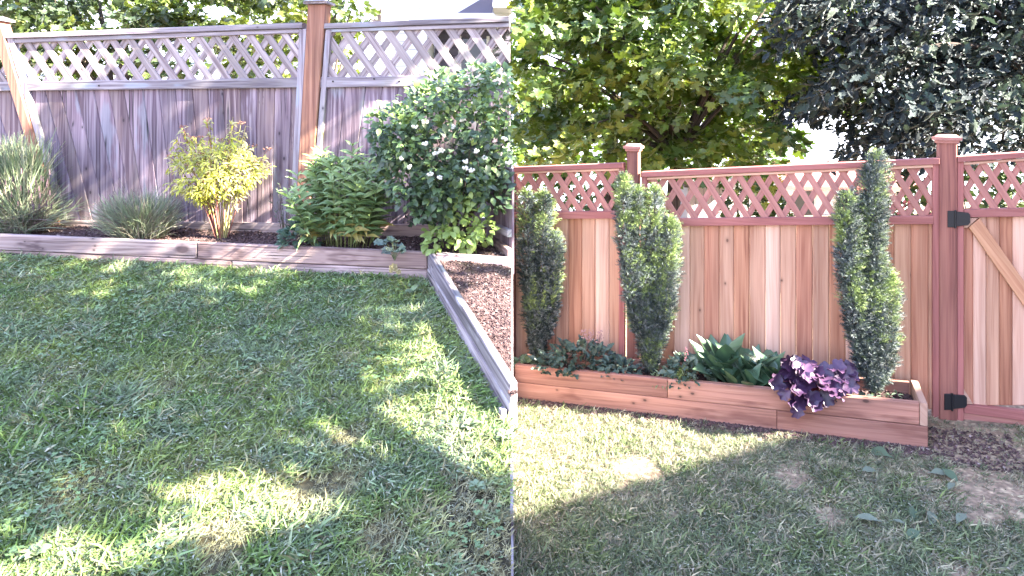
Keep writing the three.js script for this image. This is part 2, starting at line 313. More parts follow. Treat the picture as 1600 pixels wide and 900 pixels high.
// ------------------------------------------------------------------ weathered grey fence with lattice top
{
  const A = P3(50, 6.6), Bq = P3(797, 5.7), dx = Bq[0] - A[0], dz = Bq[1] - A[1];
  const fr = frame(A[0] - dx * 0.28, A[1] - dz * 0.28, Bq[0], Bq[1]);
  const t = thing('weathered_fence', 'old grey weathered board fence with diagonal lattice along its top', 'fence', fr.pos, fr.turn);
  const fan = (x, y0, y) => 404 + (x - 404) * (1369 - y) / (1369 - y0);      // the boards of the racked old fence fan out upwards
  const Q = (x, y) => fr.px(x, y);
  const yardEnd = rect(-9, -1, fr.L, 6);
  const board = (parent, name, x0, x1, yt0, yt1, yb, w0, w1, mat, y0 = 140) => { const q = clipPoly([Q(fan(x0, y0, yb), yb), Q(fan(x1, y0, yb), yb), Q(fan(x1, y0, yt1), yt1), Q(fan(x0, y0, yt0), yt0)], yardEnd); if (q.length > 2) plank(name, parent, q, w0, w1, mat, { bevel: 0.007 }); };
  const R = rng(81);
  function infill(p, x0, x1, y0, y1, step) {
    for (let x = x0; x < x1 - 2; ) { const w = Math.min(step * (0.85 + R() * 0.3), x1 - x); board(p, 'board', x + 0.06, x + w - 0.06, lerp(y0, y1, (x - x0) / (x1 - x0)), lerp(y0, y1, (x + w - x0) / (x1 - x0)), 358, -0.02 - R() * 0.004, -0.002 + R() * 0.004, greyBoards[Math.floor(R() * 3)]); x += w; }
  }
  const bar = (p, name, x0, x1, yt0, yt1, yb0, yb1, w0, w1, mat) => plank(name, p, [Q(x0, yb0), Q(x1, yb1), Q(x1, yt1), Q(x0, yt0)], w0, w1, mat, { along: [1, 0], bevel: 0.004 });
  // panel between the two orange posts
  const p1 = part('panel', t); infill(p1, 40, 474, 139, 135, 27);
  bar(p1, 'top_rail', 12, 476, 53.5, 36, 61, 45, -0.04, 0.05, greyRail); bar(p1, 'upper_trim', 26, 470, 61.5, 45.5, 68, 52, -0.01, 0.03, greyRail);
  bar(p1, 'lattice_rail', 38, 470, 128, 121.5, 142, 137, -0.012, 0.034, greyRail);
  const l1 = part('lattice', p1), q1 = [[28, 66], [470, 51], [468, 123], [44, 130]];
  latticeSlats(l1, fr, q1, 27.4, -52, 6, 9, -0.008, 0.002, greySlat, 52, 130);
  latticeSlats(l1, fr, q1, 27.4, 54, 6.4, 4, 0.003, 0.013, greySlat, 52, 130);
  plank('side_trim', p1, [Q(fan(39, 140, 352), 352), Q(fan(48, 140, 352), 352), Q(fan(48, 140, 60), 60), Q(fan(39, 140, 60), 60)], -0.01, 0.036, greyRail);
  plank('side_trim', p1, [Q(fan(466, 140, 352), 352), Q(fan(476, 140, 352), 352), Q(fan(476, 140, 46), 46), Q(fan(466, 140, 46), 46)], -0.01, 0.037, greyRail);
  // panel up to the corner
  const p2 = part('panel', t); infill(p2, 507, 818, 135, 132, 29);
  bar(p2, 'top_rail', 505, 797, 38, 26.5, 46, 35, -0.04, 0.05, greyRail); bar(p2, 'upper_trim', 513, 797, 46.5, 35.5, 51, 43, -0.01, 0.03, greyRail);
  bar(p2, 'lattice_rail', 503, 797, 121, 117, 137, 133, -0.012, 0.034, greyRail);
  const l2 = part('lattice', p2), q2 = [[511, 50], [797, 42], [797, 119], [505, 123]];
  latticeSlats(l2, fr, q2, 33, -60, 7, 12, -0.008, 0.002, greySlat, 43, 124);
  latticeSlats(l2, fr, q2, 33, 56, 7.4, 20, 0.003, 0.013, greySlat, 43, 124);
  plank('side_trim', p2, [Q(fan(504, 140, 352), 352), Q(fan(512, 140, 352), 352), Q(fan(512, 140, 47), 47), Q(fan(504, 140, 47), 47)], -0.01, 0.036, greyRail);
  // rest of a panel beyond the leaning post
  const p0 = part('panel', t); infill(p0, -260, 22, 146, 140, 28);
  bar(p0, 'top_rail', -240, 0, 62, 55, 70, 63, -0.04, 0.05, greyRail); bar(p0, 'lattice_rail', -230, 22, 136, 128, 150, 142, -0.012, 0.034, greyRail);
  const l0 = part('lattice', p0), q0 = [[-240, 70], [10, 62], [26, 130], [-225, 138]];
  latticeSlats(l0, fr, q0, 27.4, -52, 6, 3, -0.008, 0.002, greySlat, 60, 138); latticeSlats(l0, fr, q0, 27.4, 54, 6, 8, 0.003, 0.013, greySlat, 60, 138);
  // posts
  function post(xL, xR, yTop, yBot, mat) {                          // edges given at row 140
    const p = plank('post', t, [Q(fan(xL, 140, yBot), yBot), Q(fan(xR, 140, yBot), yBot), Q(fan(xR, 140, yTop), yTop), Q(fan(xL, 140, yTop), yTop)], -0.06, 0.055, mat, { bevel: 0.006 });
    const cx = (fan(xL, 140, yTop) + fan(xR, 140, yTop)) / 2, hw = (xR - xL) / 2 + 6, top = Q(cx, yTop), e = Q(cx + hw, yTop)[0] - top[0];
    const g = mergeGeometries([new THREE.BoxGeometry(e * 2, 0.022, 0.17).translate(0, 0.012, 0), new THREE.CylinderGeometry(0.05, e * 1.3, 0.03, 4, 1).rotateY(Math.PI / 4).translate(0, 0.038, 0)]);
    g.translate(top[0], top[1], 0); mesh('cap', g, greyRail, p); return p;
  }
  post(23, 38, 34, 362, orangePost); post(477.5, 502.5, 8, 370, orangePost);
  // board at the foot of the fence
  bar(t, 'kick_board', -150, 472, 341, 348, 362, 368, 0.003, 0.04, timber[0]); bar(t, 'kick_board', 474, 797, 348, 352, 370, 376, 0.003, 0.04, timber[1]);
  // nails in the lattice rail
  for (const [x, y] of [[523, 127.5], [587, 123.5], [626, 127.5], [659, 128], [159, 134]]) { const [u, v] = Q(x, y); mesh('nail', new THREE.CylinderGeometry(0.009, 0.009, 0.006, 10).rotateX(Math.PI / 2).translate(u, v, 0.036), black, t); }
}
// a few boards of the side fence in the corner behind the shrub
{
  const fr = frame(...P3(755, 5.75), ...P3(798, 5.15)), t = thing('side_fence', 'short stretch of grey fence boards in the corner behind the flowering shrub', 'fence', fr.pos, fr.turn);
  const n = 5; for (let i = 0; i < n; i++) plank('board', t, rect(fr.L * i / n + 0.002, 1.0, fr.L * (i + 1) / n - 0.002, 1.85), -0.03, -0.01, greyBoards[i % 3]);
  plank('rail', t, rect(0, 1.30, fr.L, 1.36), -0.008, 0.03, greyRail, { along: [1, 0] });
}

// ------------------------------------------------------------------ cedar fence with lattice top, posts and gate
const CED = (() => { const A = P3(1010, 5.4), B = P3(1455, 4.6), dx = (B[0] - A[0]), dz = (B[1] - A[1]); const k0 = (0.028 - A[0]) / dx; return frame(A[0] + dx * k0, A[1] + dz * k0, B[0] + dx, B[1] + dz); })();
{
  const fr = CED, Q = (x, y) => fr.px(x, y), t = thing('cedar_fence', 'new reddish cedar board fence with lattice top and capped posts', 'fence', fr.pos, fr.turn);
  const R = rng(91);
  const bar = (p, name, x0, x1, yt0, yt1, yb0, yb1, w0, w1, mat, o = {}) => plank(name, p, [Q(x0, yb0), Q(x1, yb1), Q(x1, yt1), Q(x0, yt0)], w0, w1, mat, { along: [1, 0], bevel: 0.003, ...o });
  const upright = (p, name, x0, x1, yt, yb, w0, w1, mat, o = {}) => { const a = Q(x0, yb), b = Q(x1, yb), c = Q(x1, yt), d = Q(x0, yt); return plank(name, p, [[a[0], a[1]], [b[0], b[1]], [b[0], c[1]], [a[0], d[1]]], w0, w1, mat, { bevel: 0.003, ...o }); };
  const tone = [0, 1, 2, 0, 3, 0, 1, 0, 2, 0, 3, 0, 1, 2, 0, 1, 0, 3];
  function boards(p, xs, yt, yb, k) { for (let i = 0; i < xs.length - 1; i++) upright(p, 'board', xs[i] + 0.14, xs[i + 1] - 0.14, yt, yb(xs[i]), -0.018, -0.001 + R() * 0.004, cedar[tone[(i + k) % tone.length]], { bevel: 0.0075 }); }
  const foot = (x) => lerp(585, 640, (x - 805) / 650);
  const p1 = part('panel', t);
  boards(p1, [805, 824, 846, 867, 888, 909, 930, 952, 974], 338, foot, 2);
  bar(p1, 'top_rail', 805, 976, 260.5, 254, 268, 262, -0.04, 0.05, redRail); bar(p1, 'upper_trim', 805, 974, 268.5, 262.5, 271.5, 266, -0.012, 0.03, cedar[2]);
  bar(p1, 'lattice_rail', 805, 968, 331, 329, 341.5, 340.5, -0.012, 0.04, redRail);
  const l1 = part('lattice', p1), q1 = [[805, 270], [968, 265], [968, 332], [805, 333]];
  latticeSlats(l1, fr, q1, 22.5, -44, 5, 4, -0.008, 0.002, redSlat, 262, 333); latticeSlats(l1, fr, q1, 22.5, 46, 5, 14, 0.003, 0.013, redSlat, 262, 333);
  upright(p1, 'side_trim', 968, 977, 262, 600, -0.012, 0.03, redRail);
  const p2 = part('panel', t), xs2 = [1008]; for (let x = 1008, i = 0; x < 1452; i++) { x += 21.5 + i * 0.22 + R() * 2.6; xs2.push(Math.min(x, 1458)); }
  boards(p2, xs2, 345, foot, 0);
  bar(p2, 'top_rail', 1004, 1466, 268, 246.5, 276.5, 256, -0.04, 0.05, redRail); bar(p2, 'upper_trim', 1012, 1458, 277, 256.5, 280.5, 261, -0.012, 0.03, cedar[2]);
  bar(p2, 'lattice_rail', 1012, 1457, 341, 336.5, 352.5, 349, -0.012, 0.04, redRail);
  const l2 = part('lattice', p2), q2 = [[1011, 279], [1457, 259], [1457, 338], [1011, 343]];
  latticeSlats(l2, fr, q2, 27.5, -52, 5.6, 10, -0.008, 0.002, redSlat, 258, 344); latticeSlats(l2, fr, q2, 27.5, 54, 5.8, 22, 0.003, 0.013, redSlat, 258, 344);
  upright(p2, 'side_trim', 1003, 1012, 270, 600, -0.012, 0.032, redRail); upright(p2, 'side_trim', 1456, 1466, 250, 650, -0.012, 0.032, redRail);
  function post(xc, yTop, yBot, wid) {
    const [u, v] = Q(xc, yTop), b = Q(xc, yBot)[1];
    const p = plank('post', t, rect(u - wid / 2, b, u + wid / 2, v), -0.055, 0.045, redPost, { bevel: 0.005 });
    const cap = mergeGeometries([new THREE.BoxGeometry(wid + 0.05, 0.022, 0.15).translate(0, 0.011, 0), new THREE.CylinderGeometry(0.07, (wid + 0.03) / 1.42, 0.018, 4, 1).rotateY(Math.PI / 4).translate(0, 0.031, 0), new THREE.BoxGeometry(wid + 0.022, 0.02, 0.122).translate(0, -0.0105, 0)]);
    cap.translate(u, v, -0.005); mesh('cap', cap, redSlat, p);
  }
  post(990, 232, 640, 0.098); post(1479.5, 219, 668, 0.105); post(1728, 205, 705, 0.105);
  const p3 = part('panel', t), xs3 = [1741]; while (xs3[xs3.length - 1] < 1960) xs3.push(xs3[xs3.length - 1] + 27);
  for (let i = 0; i < xs3.length - 1; i++) { const [u0] = Q(xs3[i] + 0.14, 400), [u1] = Q(xs3[i + 1] - 0.14, 400); plank('board', p3, rect(u0, 0.1, u1, 1.62), -0.018, R() * 0.003, cedar[tone[i]], { bevel: 0.0075 }); }
  { const u0 = Q(1742, 400)[0], u1 = Q(xs3[xs3.length - 1], 400)[0], v = 1.62, hh = 0.36; plank('lattice_rail', p3, rect(u0, v, u1, v + 0.05), -0.012, 0.04, redRail, { along: [1, 0] }); plank('top_rail', p3, rect(u0, v + hh, u1, v + hh + 0.04), -0.04, 0.05, redRail, { along: [1, 0] });
    const l3 = part('lattice', p3), box = rect(u0, v + 0.04, u1, v + hh + 0.01);
    for (let u = u0 - 0.4; u < u1 + 0.4; u += 0.12) for (const k of [-1, 1]) { const s = clipPoly([[u - 0.027, v + hh], [u + 0.027, v + hh], [u + k * 0.25 + 0.027, v], [u + k * 0.25 - 0.027, v]], box); if (s.length > 2 && Math.abs(sgnArea(s)) > 0.0006) plank('slat', l3, s, k < 0 ? -0.008 : 0.003, k < 0 ? 0.002 : 0.013, redSlat, { bevel: 0.0015, along: [k * 0.25, -hh] }); } }
  // end post where the fence stops at the upper yard
  upright(t, 'end_trim', 803.5, 806.5, 258, 640, -0.05, 0.03, redPost);

  // the gate
  const g = thing('cedar_gate', 'cedar garden gate with diagonal brace and black hinges beside the capped post', 'gate', fr.pos, fr.turn);
  const gw = 0.006;
  upright(g, 'stile', 1494, 1504, 244, 664, -0.012, 0.034, redRail);
  upright(g, 'stile', 1700, 1712, 230, 690, -0.012, 0.034, redRail);
  bar(g, 'top_rail', 1494, 1712, 244, 229, 253, 238, -0.04, 0.05, redRail); bar(g, 'upper_trim', 1504.5, 1700, 253.5, 240, 257.5, 244, -0.012, 0.028, cedar[2]);
  bar(g, 'lattice_rail', 1504.5, 1700, 326.5, 322, 338.5, 336, -0.012, 0.04, redRail);
  const gl = part('lattice', g), ql = [[1504, 256], [1700, 243], [1700, 324], [1504, 328]];
  latticeSlats(gl, fr, ql, 29, -54, 6, 6, -0.008, 0.002, redSlat, 246, 330); latticeSlats(gl, fr, ql, 29, 56, 6.2, 24, 0.003, 0.013, redSlat, 246, 330);
  const gx = [1504.5, 1521, 1541.5, 1562, 1582.5, 1604, 1626, 1649, 1673, 1700];
  for (let i = 0; i < gx.length - 1; i++) upright(g, 'board', gx[i] + 0.14, gx[i + 1] - 0.14, 337, 634, -0.018, -0.002 + R() * 0.004, cedar[[3, 2, 0, 1, 2, 3, 0, 2, 1][i]], { bevel: 0.0075 });
  bar(g, 'bottom_rail', 1504.5, 1700, 629, 652, 642, 668, -0.012, 0.036, redRail); bar(g, 'bottom_board', 1504.5, 1700, 643, 669, 664, 692, -0.014, 0.012, redSlat);
  plank('brace', g, [Q(1512, 354), Q(1529, 340), Q(1712, 600), Q(1712, 640)], 0.004, 0.036, braceWood, { along: [1, -1.5] });
  plank('corner_gusset', g, [Q(1504.5, 339.5), Q(1527, 339.5), Q(1510, 355), Q(1504.5, 355)], 0.004, 0.03, endGrain, { along: [1, 0] });
  plank('corner_gusset', g, [Q(1504.5, 605), Q(1519, 629), Q(1504.5, 629)], 0.004, 0.03, endGrain, { along: [1, 0] });
  for (const [ya, yb, x0] of [[328, 353.5, 1478], [611, 636, 1473]]) {
    const h = part('hinge', g);
    plank('post_leaf', h, [Q(x0, yb), Q(x0 + 11, yb), Q(x0 + 11, ya), Q(x0, ya)], 0.046, 0.052, black, { bevel: 0.002 });
    plank('gate_leaf', h, [Q(x0 + 13, yb - 1.5), Q(x0 + 32, yb - 3.5), Q(x0 + 35, yb - 7), Q(x0 + 35, ya + 6), Q(x0 + 32, ya + 3), Q(x0 + 13, ya + 1)], 0.04, 0.052, black, { bevel: 0.002 });
    const a = Q(x0 + 12, ya), b = Q(x0 + 12, yb); mesh('pin', new THREE.CylinderGeometry(0.0075, 0.0075, a[1] - b[1] + 0.01, 10).translate(a[0], (a[1] + b[1]) / 2, 0.052), black, h);
  }
}

// ------------------------------------------------------------------ cedar planter box
const PL = frame(...P3(804, 5.43), ...P3(1450, 4.19));
const plTop = (u) => lerp(0.162, 0.388, u / PL.L), plBot = (u) => lerp(-0.13, 0.095, u / PL.L) - 0.02, plMid = (u) => (plTop(u) + plBot(u) + 0.02) / 2;
{
  const t = thing('planter_box', 'long reddish cedar planter box at the foot of the cedar fence', 'planter', PL.pos, PL.turn), L = PL.L, w = 0.05;
  const U = (px) => PL.px(px, 620)[0], j1 = U(1043), j2 = U(1214);
  const fw = part('front_wall', t);
  const pl = (u0, u1, lo, hi, m, z = 0) => plank('plank', fw, [[u0, lo(u0)], [u1, lo(u1)], [u1, hi(u1)], [u0, hi(u0)]], -0.042, z, m, { along: [1, 0.08], bevel: 0.005 });
  const midA = (u) => plMid(u) + 0.0015, midB = (u) => plMid(u) - 0.0015;
  pl(0, j1 - 0.001, midA, plTop, planterWood[0]); pl(j1 + 0.001, L - 0.047, midA, plTop, planterWood[1], 0.001);
  pl(0, j2 - 0.001, plBot, midB, planterWood[1], -0.001); pl(j2 + 0.001, L, plBot, midB, planterWood[0], 0.002);
  // right end: upper board shows its sawn end
  const ew = part('end_wall', t); ew.position.set(L, 0, 0); ew.rotation.y = -Math.PI / 2;          // local x runs back
  const dep = 0.40;
  const eg = (x0, x1, y0, y1, z0, z1, m) => plank('plank', ew, rect(x0, y0, x1, y1), z0, z1, m, { along: [1, 0], bevel: 0.005 });
  eg(-0.002, dep, midA(L), plTop(L) + 0.003, 0.001, 0.045, endGrain);
  eg(0.043, dep, plBot(L), midB(L), 0.001, 0.042, planterWood[1]);
  ew.rotation.y = Math.PI / 2; ew.position.set(L - 0.046, 0, 0);
  const el = part('end_wall', t); el.rotation.y = Math.PI / 2; el.position.set(0.002, 0, 0);
  plank('plank', el, rect(0.043, plBot(0), dep, plTop(0)), 0, 0.04, planterWood[0], { along: [1, 0] });
  // back wall against the fence
  const bw = part('back_wall', t);
  plank('plank', bw, [[0.05, plBot(0)], [L - 0.06, plBot(L)], [L - 0.06, plTop(L) - 0.004], [0.05, plTop(0) - 0.004]], -dep, -dep + 0.035, planterWood[1], { along: [1, 0.08] });
  const sl = (u, wz) => PL.world(u, plTop(u) - 0.085, wz);
  sheet('planter_soil', [sl(0.05, -0.042), sl(L - 0.05, -0.042), sl(L - 0.05, -dep + 0.03), sl(0.05, -dep + 0.03)], 40, mulchSoil, 0.03, 6).userData.kind = 'structure';
  const R = rng(74), C = [];
  for (let i = 0; i < 3500; i++) { const u = 0.06 + R() * (L - 0.12), q = sl(u, lerp(-0.045, -dep + 0.04, R())); q.y += 0.03 * (fbm(q.x * 7, q.z * 7, 6) - 0.5) + 0.004; C.push(q); }
  chips('planter_mulch', 'dark soil crumbs filling the cedar planter box', C, 75, mulchCols);
  const F = [];
  for (let i = 0; i < 4500; i++) { const u = R() * (L + 0.5), a = R() * R(), q = PL.world(u, 0, u > L ? lerp(-0.3, 0.18, R()) : 0.005 + 0.17 * a); if (q.x < 0.015) continue; q.y = groundY(q.x) + 0.004; F.push(q); }
  chips('border_soil', 'strip of loose dark soil along the foot of the cedar planter', F, 76, mulchCols);
}
// ------------------------------------------------------------------ leaves
function bladeGeo(widths, { curve = 0.2, fold = 0.3, len = 1, twist = 0, wave = 0 } = {}) {
  const n = widths.length, pos = [], idx = [], uv = [];
  for (let i = 0; i < n; i++) {
    const t = i / (n - 1), a = curve * t, y = len * (t - curve * curve * t * t * t / 3), z = -len * curve * t * t * 0.6, w = widths[i], tw = twist * t, wv = wave * Math.sin(i * 2.1) * w;
    for (const s of [-1, 0, 1]) { const x = s * w, zz = z + Math.abs(s) * fold * w + s * wv; pos.push(x * Math.cos(tw), y, zz + x * Math.sin(tw)); uv.push((s + 1) / 2, t); }
  }
  for (let i = 0; i < n - 1; i++) for (let s = 0; s < 2; s++) { const a = i * 3 + s, b = a + 1, c = a + 3, d = c + 1; idx.push(a, b, d, a, d, c); }
  const g = new THREE.BufferGeometry(); g.setAttribute('position', new THREE.Float32BufferAttribute(pos, 3)); g.setAttribute('uv', new THREE.Float32BufferAttribute(uv, 2)); g.setIndex(idx); g.computeVertexNormals(); return g;
}
function outlineGeo(pts, cup = 0.1) {                       // flat leaf from its outline, stem at the origin, cupped towards +z
  const n = pts.length; let cx = 0, cy = 0; for (const p of pts) { cx += p[0] / n; cy += p[1] / n; }
  const pos = [cx, cy, -cup * 0.4], idx = [];
  for (const p of pts) pos.push(p[0], p[1], cup * (Math.hypot(p[0] - cx, p[1] - cy)) * (0.6 + 0.8 * hash(Math.round(p[0] * 100), Math.round(p[1] * 100), 3)) - (p[1] > 0.8 ? cup * 0.9 : 0));
  for (let i = 0; i < n; i++) idx.push(0, 1 + i, 1 + (i + 1) % n);
  const g = new THREE.BufferGeometry(); g.setAttribute('position', new THREE.Float32BufferAttribute(pos, 3)); g.setAttribute('uv', new THREE.Float32BufferAttribute(new Float32Array((n + 1) * 2), 2)); g.setIndex(idx); g.computeVertexNormals(); return g;
}
const mapleHalf = [[0.04, 0.12], [0.30, 0.02], [0.26, 0.16], [0.52, 0.22], [0.40, 0.34], [0.58, 0.62], [0.36, 0.56], [0.30, 0.66], [0.18, 0.58], [0.20, 0.82]];
const mapleLeaf = outlineGeo([[0, 0.06], ...mapleHalf, [0, 1.05], ...mapleHalf.slice().reverse().map((p) => [-p[0], p[1]])], 0.16);
const lanceLeaf = bladeGeo([0.02, 0.10, 0.13, 0.10, 0.05, 0.004], { curve: 0.9, fold: 0.35 });
const lanceLeaf2 = bladeGeo([0.02, 0.085, 0.115, 0.10, 0.045, 0.004], { curve: 0.45, fold: 0.4, twist: 0.3 });
const ovalLeaf = bladeGeo([0.03, 0.22, 0.32, 0.29, 0.17, 0.01], { curve: 0.5, fold: 0.25 });
const slimLeaf = bladeGeo([0.02, 0.09, 0.10, 0.07, 0.004], { curve: 0.8, fold: 0.3 });
const hostaLeaf = bladeGeo([0.02, 0.03, 0.12, 0.19, 0.195, 0.155, 0.085, 0.004], { curve: 0.3, fold: 0.42 });
const hostaLeaf2 = bladeGeo([0.02, 0.035, 0.13, 0.20, 0.205, 0.155, 0.075, 0.004], { curve: 0.6, fold: 0.3, twist: 0.25 });
const heucheraLeaf = (() => { const p = []; for (let i = 0; i < 22; i++) { const a = -Math.PI / 2 + (i + 0.5) / 22 * Math.PI * 2, r = 0.5 * (1 + 0.13 * Math.cos(i * 2 * Math.PI / 22 * 7)) * (1 - 0.45 * Math.exp(-Math.pow((i < 11 ? i + 0.5 : 21.5 - i), 2) / 1.2)); p.push([r * Math.cos(a), 0.45 + r * Math.sin(a)]); } return outlineGeo(p, 0.3); })();
const toothLeaf = (() => { const p = [[0, 0]]; const w = [0.16, 0.10, 0.27, 0.17, 0.30, 0.18, 0.24, 0.12, 0.14, 0.06]; w.forEach((x, i) => p.push([x, 0.1 + i * 0.088])); p.push([0, 1.02]); w.slice().reverse().forEach((x, i) => p.push([-x, 0.1 + (9 - i) * 0.088])); return outlineGeo(p, 0.2); })();

const UPV = V(0, 1, 0);
function leafMatrix(p, dir, nor, s) {
  const y = dir.clone().normalize(), z = nor.clone().addScaledVector(y, -nor.dot(y)); if (z.lengthSq() < 1e-6) z.set(0.3, 0.2, 1).addScaledVector(y, -y.dot(V(0.3, 0.2, 1))); z.normalize();
  const x = y.clone().cross(z); return new THREE.Matrix4().makeBasis(x.multiplyScalar(s), y.multiplyScalar(s), z.multiplyScalar(s)).setPosition(p);
}
const rdir = (R) => { const z = R() * 2 - 1, a = R() * 6.2832, r = Math.sqrt(1 - z * z); return V(r * Math.cos(a), z, r * Math.sin(a)); };
// list of {p, dir, nor, s, k}: the nearest nMesh become single leaves, the others one foliage mass
function foliage(parent, geos, base, palette, list, nMesh, seed, name = 'leaf', stuffName = 'foliage') {
  const R = rng(seed), mats = palette.map((c) => tinted(base, c)), o = parent.position, gs = Array.isArray(geos) ? geos : [geos];
  const eye = V(0, EYE, 0), byD = list.map((l, i) => [l.p.clone().add(o).distanceTo(eye), i]).sort((a, b) => a[0] - b[0]).map((x) => list[x[1]]);
  byD.slice(0, nMesh).forEach((l, i) => { const m = mesh(name, gs[i % gs.length], mats[l.k % palette.length], parent); m.matrix.copy(leafMatrix(l.p, l.dir, l.nor, l.s)); m.matrix.decompose(m.position, m.quaternion, m.scale); });
  const rest = byD.slice(nMesh); if (!rest.length) return;
  const per = gs.length, groups = gs.map(() => []); rest.forEach((l, i) => groups[i % per].push(l));
  const holder = groups.map((ls, gi) => {
    const im = new THREE.InstancedMesh(gs[gi], base, ls.length); im.name = stuffName; im.castShadow = im.receiveShadow = true; im.userData.kind = 'stuff';
    ls.forEach((l, i) => { im.setMatrixAt(i, leafMatrix(l.p, l.dir, l.nor, l.s)); const c = palette[l.k % palette.length], q = 0.85 + R() * 0.3; im.setColorAt(i, RGB(c[0] * q, c[1] * q, c[2] * q)); });
    parent.add(im); return im;
  });
  return holder;
}
function tube(pts, r0, r1, rad = 6, seg = 8) {               // tapered limb through points
  const c = new THREE.CatmullRomCurve3(pts), g = new THREE.TubeGeometry(c, seg, 1, rad, false), p = g.attributes.position, P = new THREE.Vector3();
  for (let i = 0; i <= seg; i++) { c.getPointAt(i / seg, P); const r = lerp(r0, r1, i / seg); for (let j = 0; j <= rad; j++) { const k = i * (rad + 1) + j; p.setXYZ(k, P.x + (p.getX(k) - P.x) * r, P.y + (p.getY(k) - P.y) * r, P.z + (p.getZ(k) - P.z) * r); } }
  const uv = g.attributes.uv; for (let i = 0; i < uv.count; i++) uv.setXY(i, uv.getY(i) * 0.8, uv.getX(i) * 0.6);
  g.computeVertexNormals(); return g;
}

// ------------------------------------------------------------------ trees
function tree(name, label, base, { clumps, perClump, size, palette, rad = 0.42, flat = 0.45, trunkR = 0.1, fork = 1.6, geo = mapleLeaf, mat, seed, nMesh = 0, keep = () => true, limbs = 12, droop = 0.35, tone }) {
  const R = rng(seed), t = thing(name, label, 'tree', base, 0, 'trees behind the fences');
  const L = clumps.map((c) => c.clone().sub(base)), top = V(0.1, fork, 0);
  const trunk = mesh('trunk', tube([V(0, -0.1, 0), V(0.03, fork * 0.5, 0.02), top], trunkR * 1.25, trunkR * 0.85, 9, 8), bark, t);
  const step = Math.max(1, Math.floor(L.length / limbs));
  const ends = [];
  for (let i = 0; i < L.length; i += step) { const e = L[i], m = top.clone().lerp(e, 0.5).add(V((R() - 0.5) * 0.3, 0.25, (R() - 0.5) * 0.3)); if (!keep(e.clone().add(base)) || !keep(m.clone().add(base))) continue; mesh('limb', tube([top.clone().add(V(0, -0.15, 0)), m, e], trunkR * 0.5, 0.008, 6, 8), bark, t); ends.push(m); }
  const list = [];
  L.forEach((c, ci) => {
    const out = c.clone().sub(top).setY(0).normalize(), n = Math.round(perClump * (0.6 + R() * 0.8)), k0 = tone ? tone(clumps[ci], R) : Math.floor(R() * palette.length);
    for (let i = 0; i < n; i++) {
      const q = rdir(R).multiplyScalar(rad * Math.cbrt(R())); q.y *= flat; q.y -= (q.x * out.x + q.z * out.z) * droop; const p = c.clone().add(q);
      if (!keep(p.clone().add(base))) continue;
      const dir = out.clone().multiplyScalar(0.7).add(rdir(R).multiplyScalar(0.9)).add(V(0, -0.35, 0)).normalize(), nor = V(0, 1, 0).add(rdir(R).multiplyScalar(0.75));
      list.push({ p, dir, nor, s: size * (0.65 + R() * 0.6), k: R() < 0.72 ? k0 : Math.floor(R() * palette.length) });
    }
  });
  foliage(t, geo, mat ?? leafMat(0.6, 0.5), palette, list, nMesh, seed + 1, 'leaf', 'crown');
  return t;
}
const lime = [[0.16, 0.245, 0.022], [0.215, 0.28, 0.026], [0.12, 0.195, 0.024], [0.27, 0.31, 0.036], [0.085, 0.15, 0.028]];
const dusk = [[0.012, 0.026, 0.027], [0.017, 0.033, 0.034], [0.010, 0.020, 0.025], [0.036, 0.058, 0.036]];
{
  const R = rng(101), C = [];
  while (C.length < 255) { const px = 800 + R() * 520, py = -115 + R() * 405, d = 8.0 + R() * 2.8; if (px > 1215 && py > 150 && R() < 0.85) continue; if (py > 255 && R() < 0.6) continue; C.push(at(px, py, d)); }
  tree('maple_tree', 'tall yellow-green maple behind the cedar fence, left of the dark tree', V(2.25, groundY(2.3) - 0.1, -9.1), { clumps: C, perClump: 54, size: 0.15, palette: lime, seed: 102, nMesh: 280, trunkR: 0.10, fork: 1.9, limbs: 16, keep: (p) => p.x > -p.z * 0.003 + 0.03 && p.z < -6.6 });
}
{
  const R = rng(105), C = [];
  while (C.length < 120) { const px = 790 + R() * 470, py = -110 + R() * 385, d = 11.4 + R() * 2.4; if (px > 1190 && py > 170) continue; C.push(at(px, py, d)); }
  tree('maple_tree', 'second maple further back, filling the gaps behind the yellow-green one', V(1.9, -0.2, -12.6), { clumps: C, perClump: 46, size: 0.18, palette: [lime[2], lime[4], lime[0], lime[4]], seed: 106, trunkR: 0.12, fork: 2.2, limbs: 12, rad: 0.55, keep: (p) => p.x > -p.z * 0.003 + 0.03 });
}
{
  const R = rng(111), C = [];
  while (C.length < 215) { const px = 1235 + R() * 450, py = -70 + R() * 310, d = 6.9 + R() * 2.0; if (px < 1330 && py > 60 && R() < 0.55) continue; if (py > 215 && px < 1340) continue; C.push(at(px, py, d)); }
  tree('dark_tree', 'dark blue-green leafy tree rising behind the cedar gate', V(6.6, groundY(6), -7.9), { clumps: C, perClump: 64, size: 0.14, palette: dusk, seed: 112, nMesh: 150, trunkR: 0.12, fork: 2.4, geo: toothLeaf, rad: 0.40, limbs: 14, droop: 0.5, mat: leafMat(0.3, 0.9), keep: (p) => p.z < -6.0 });
}
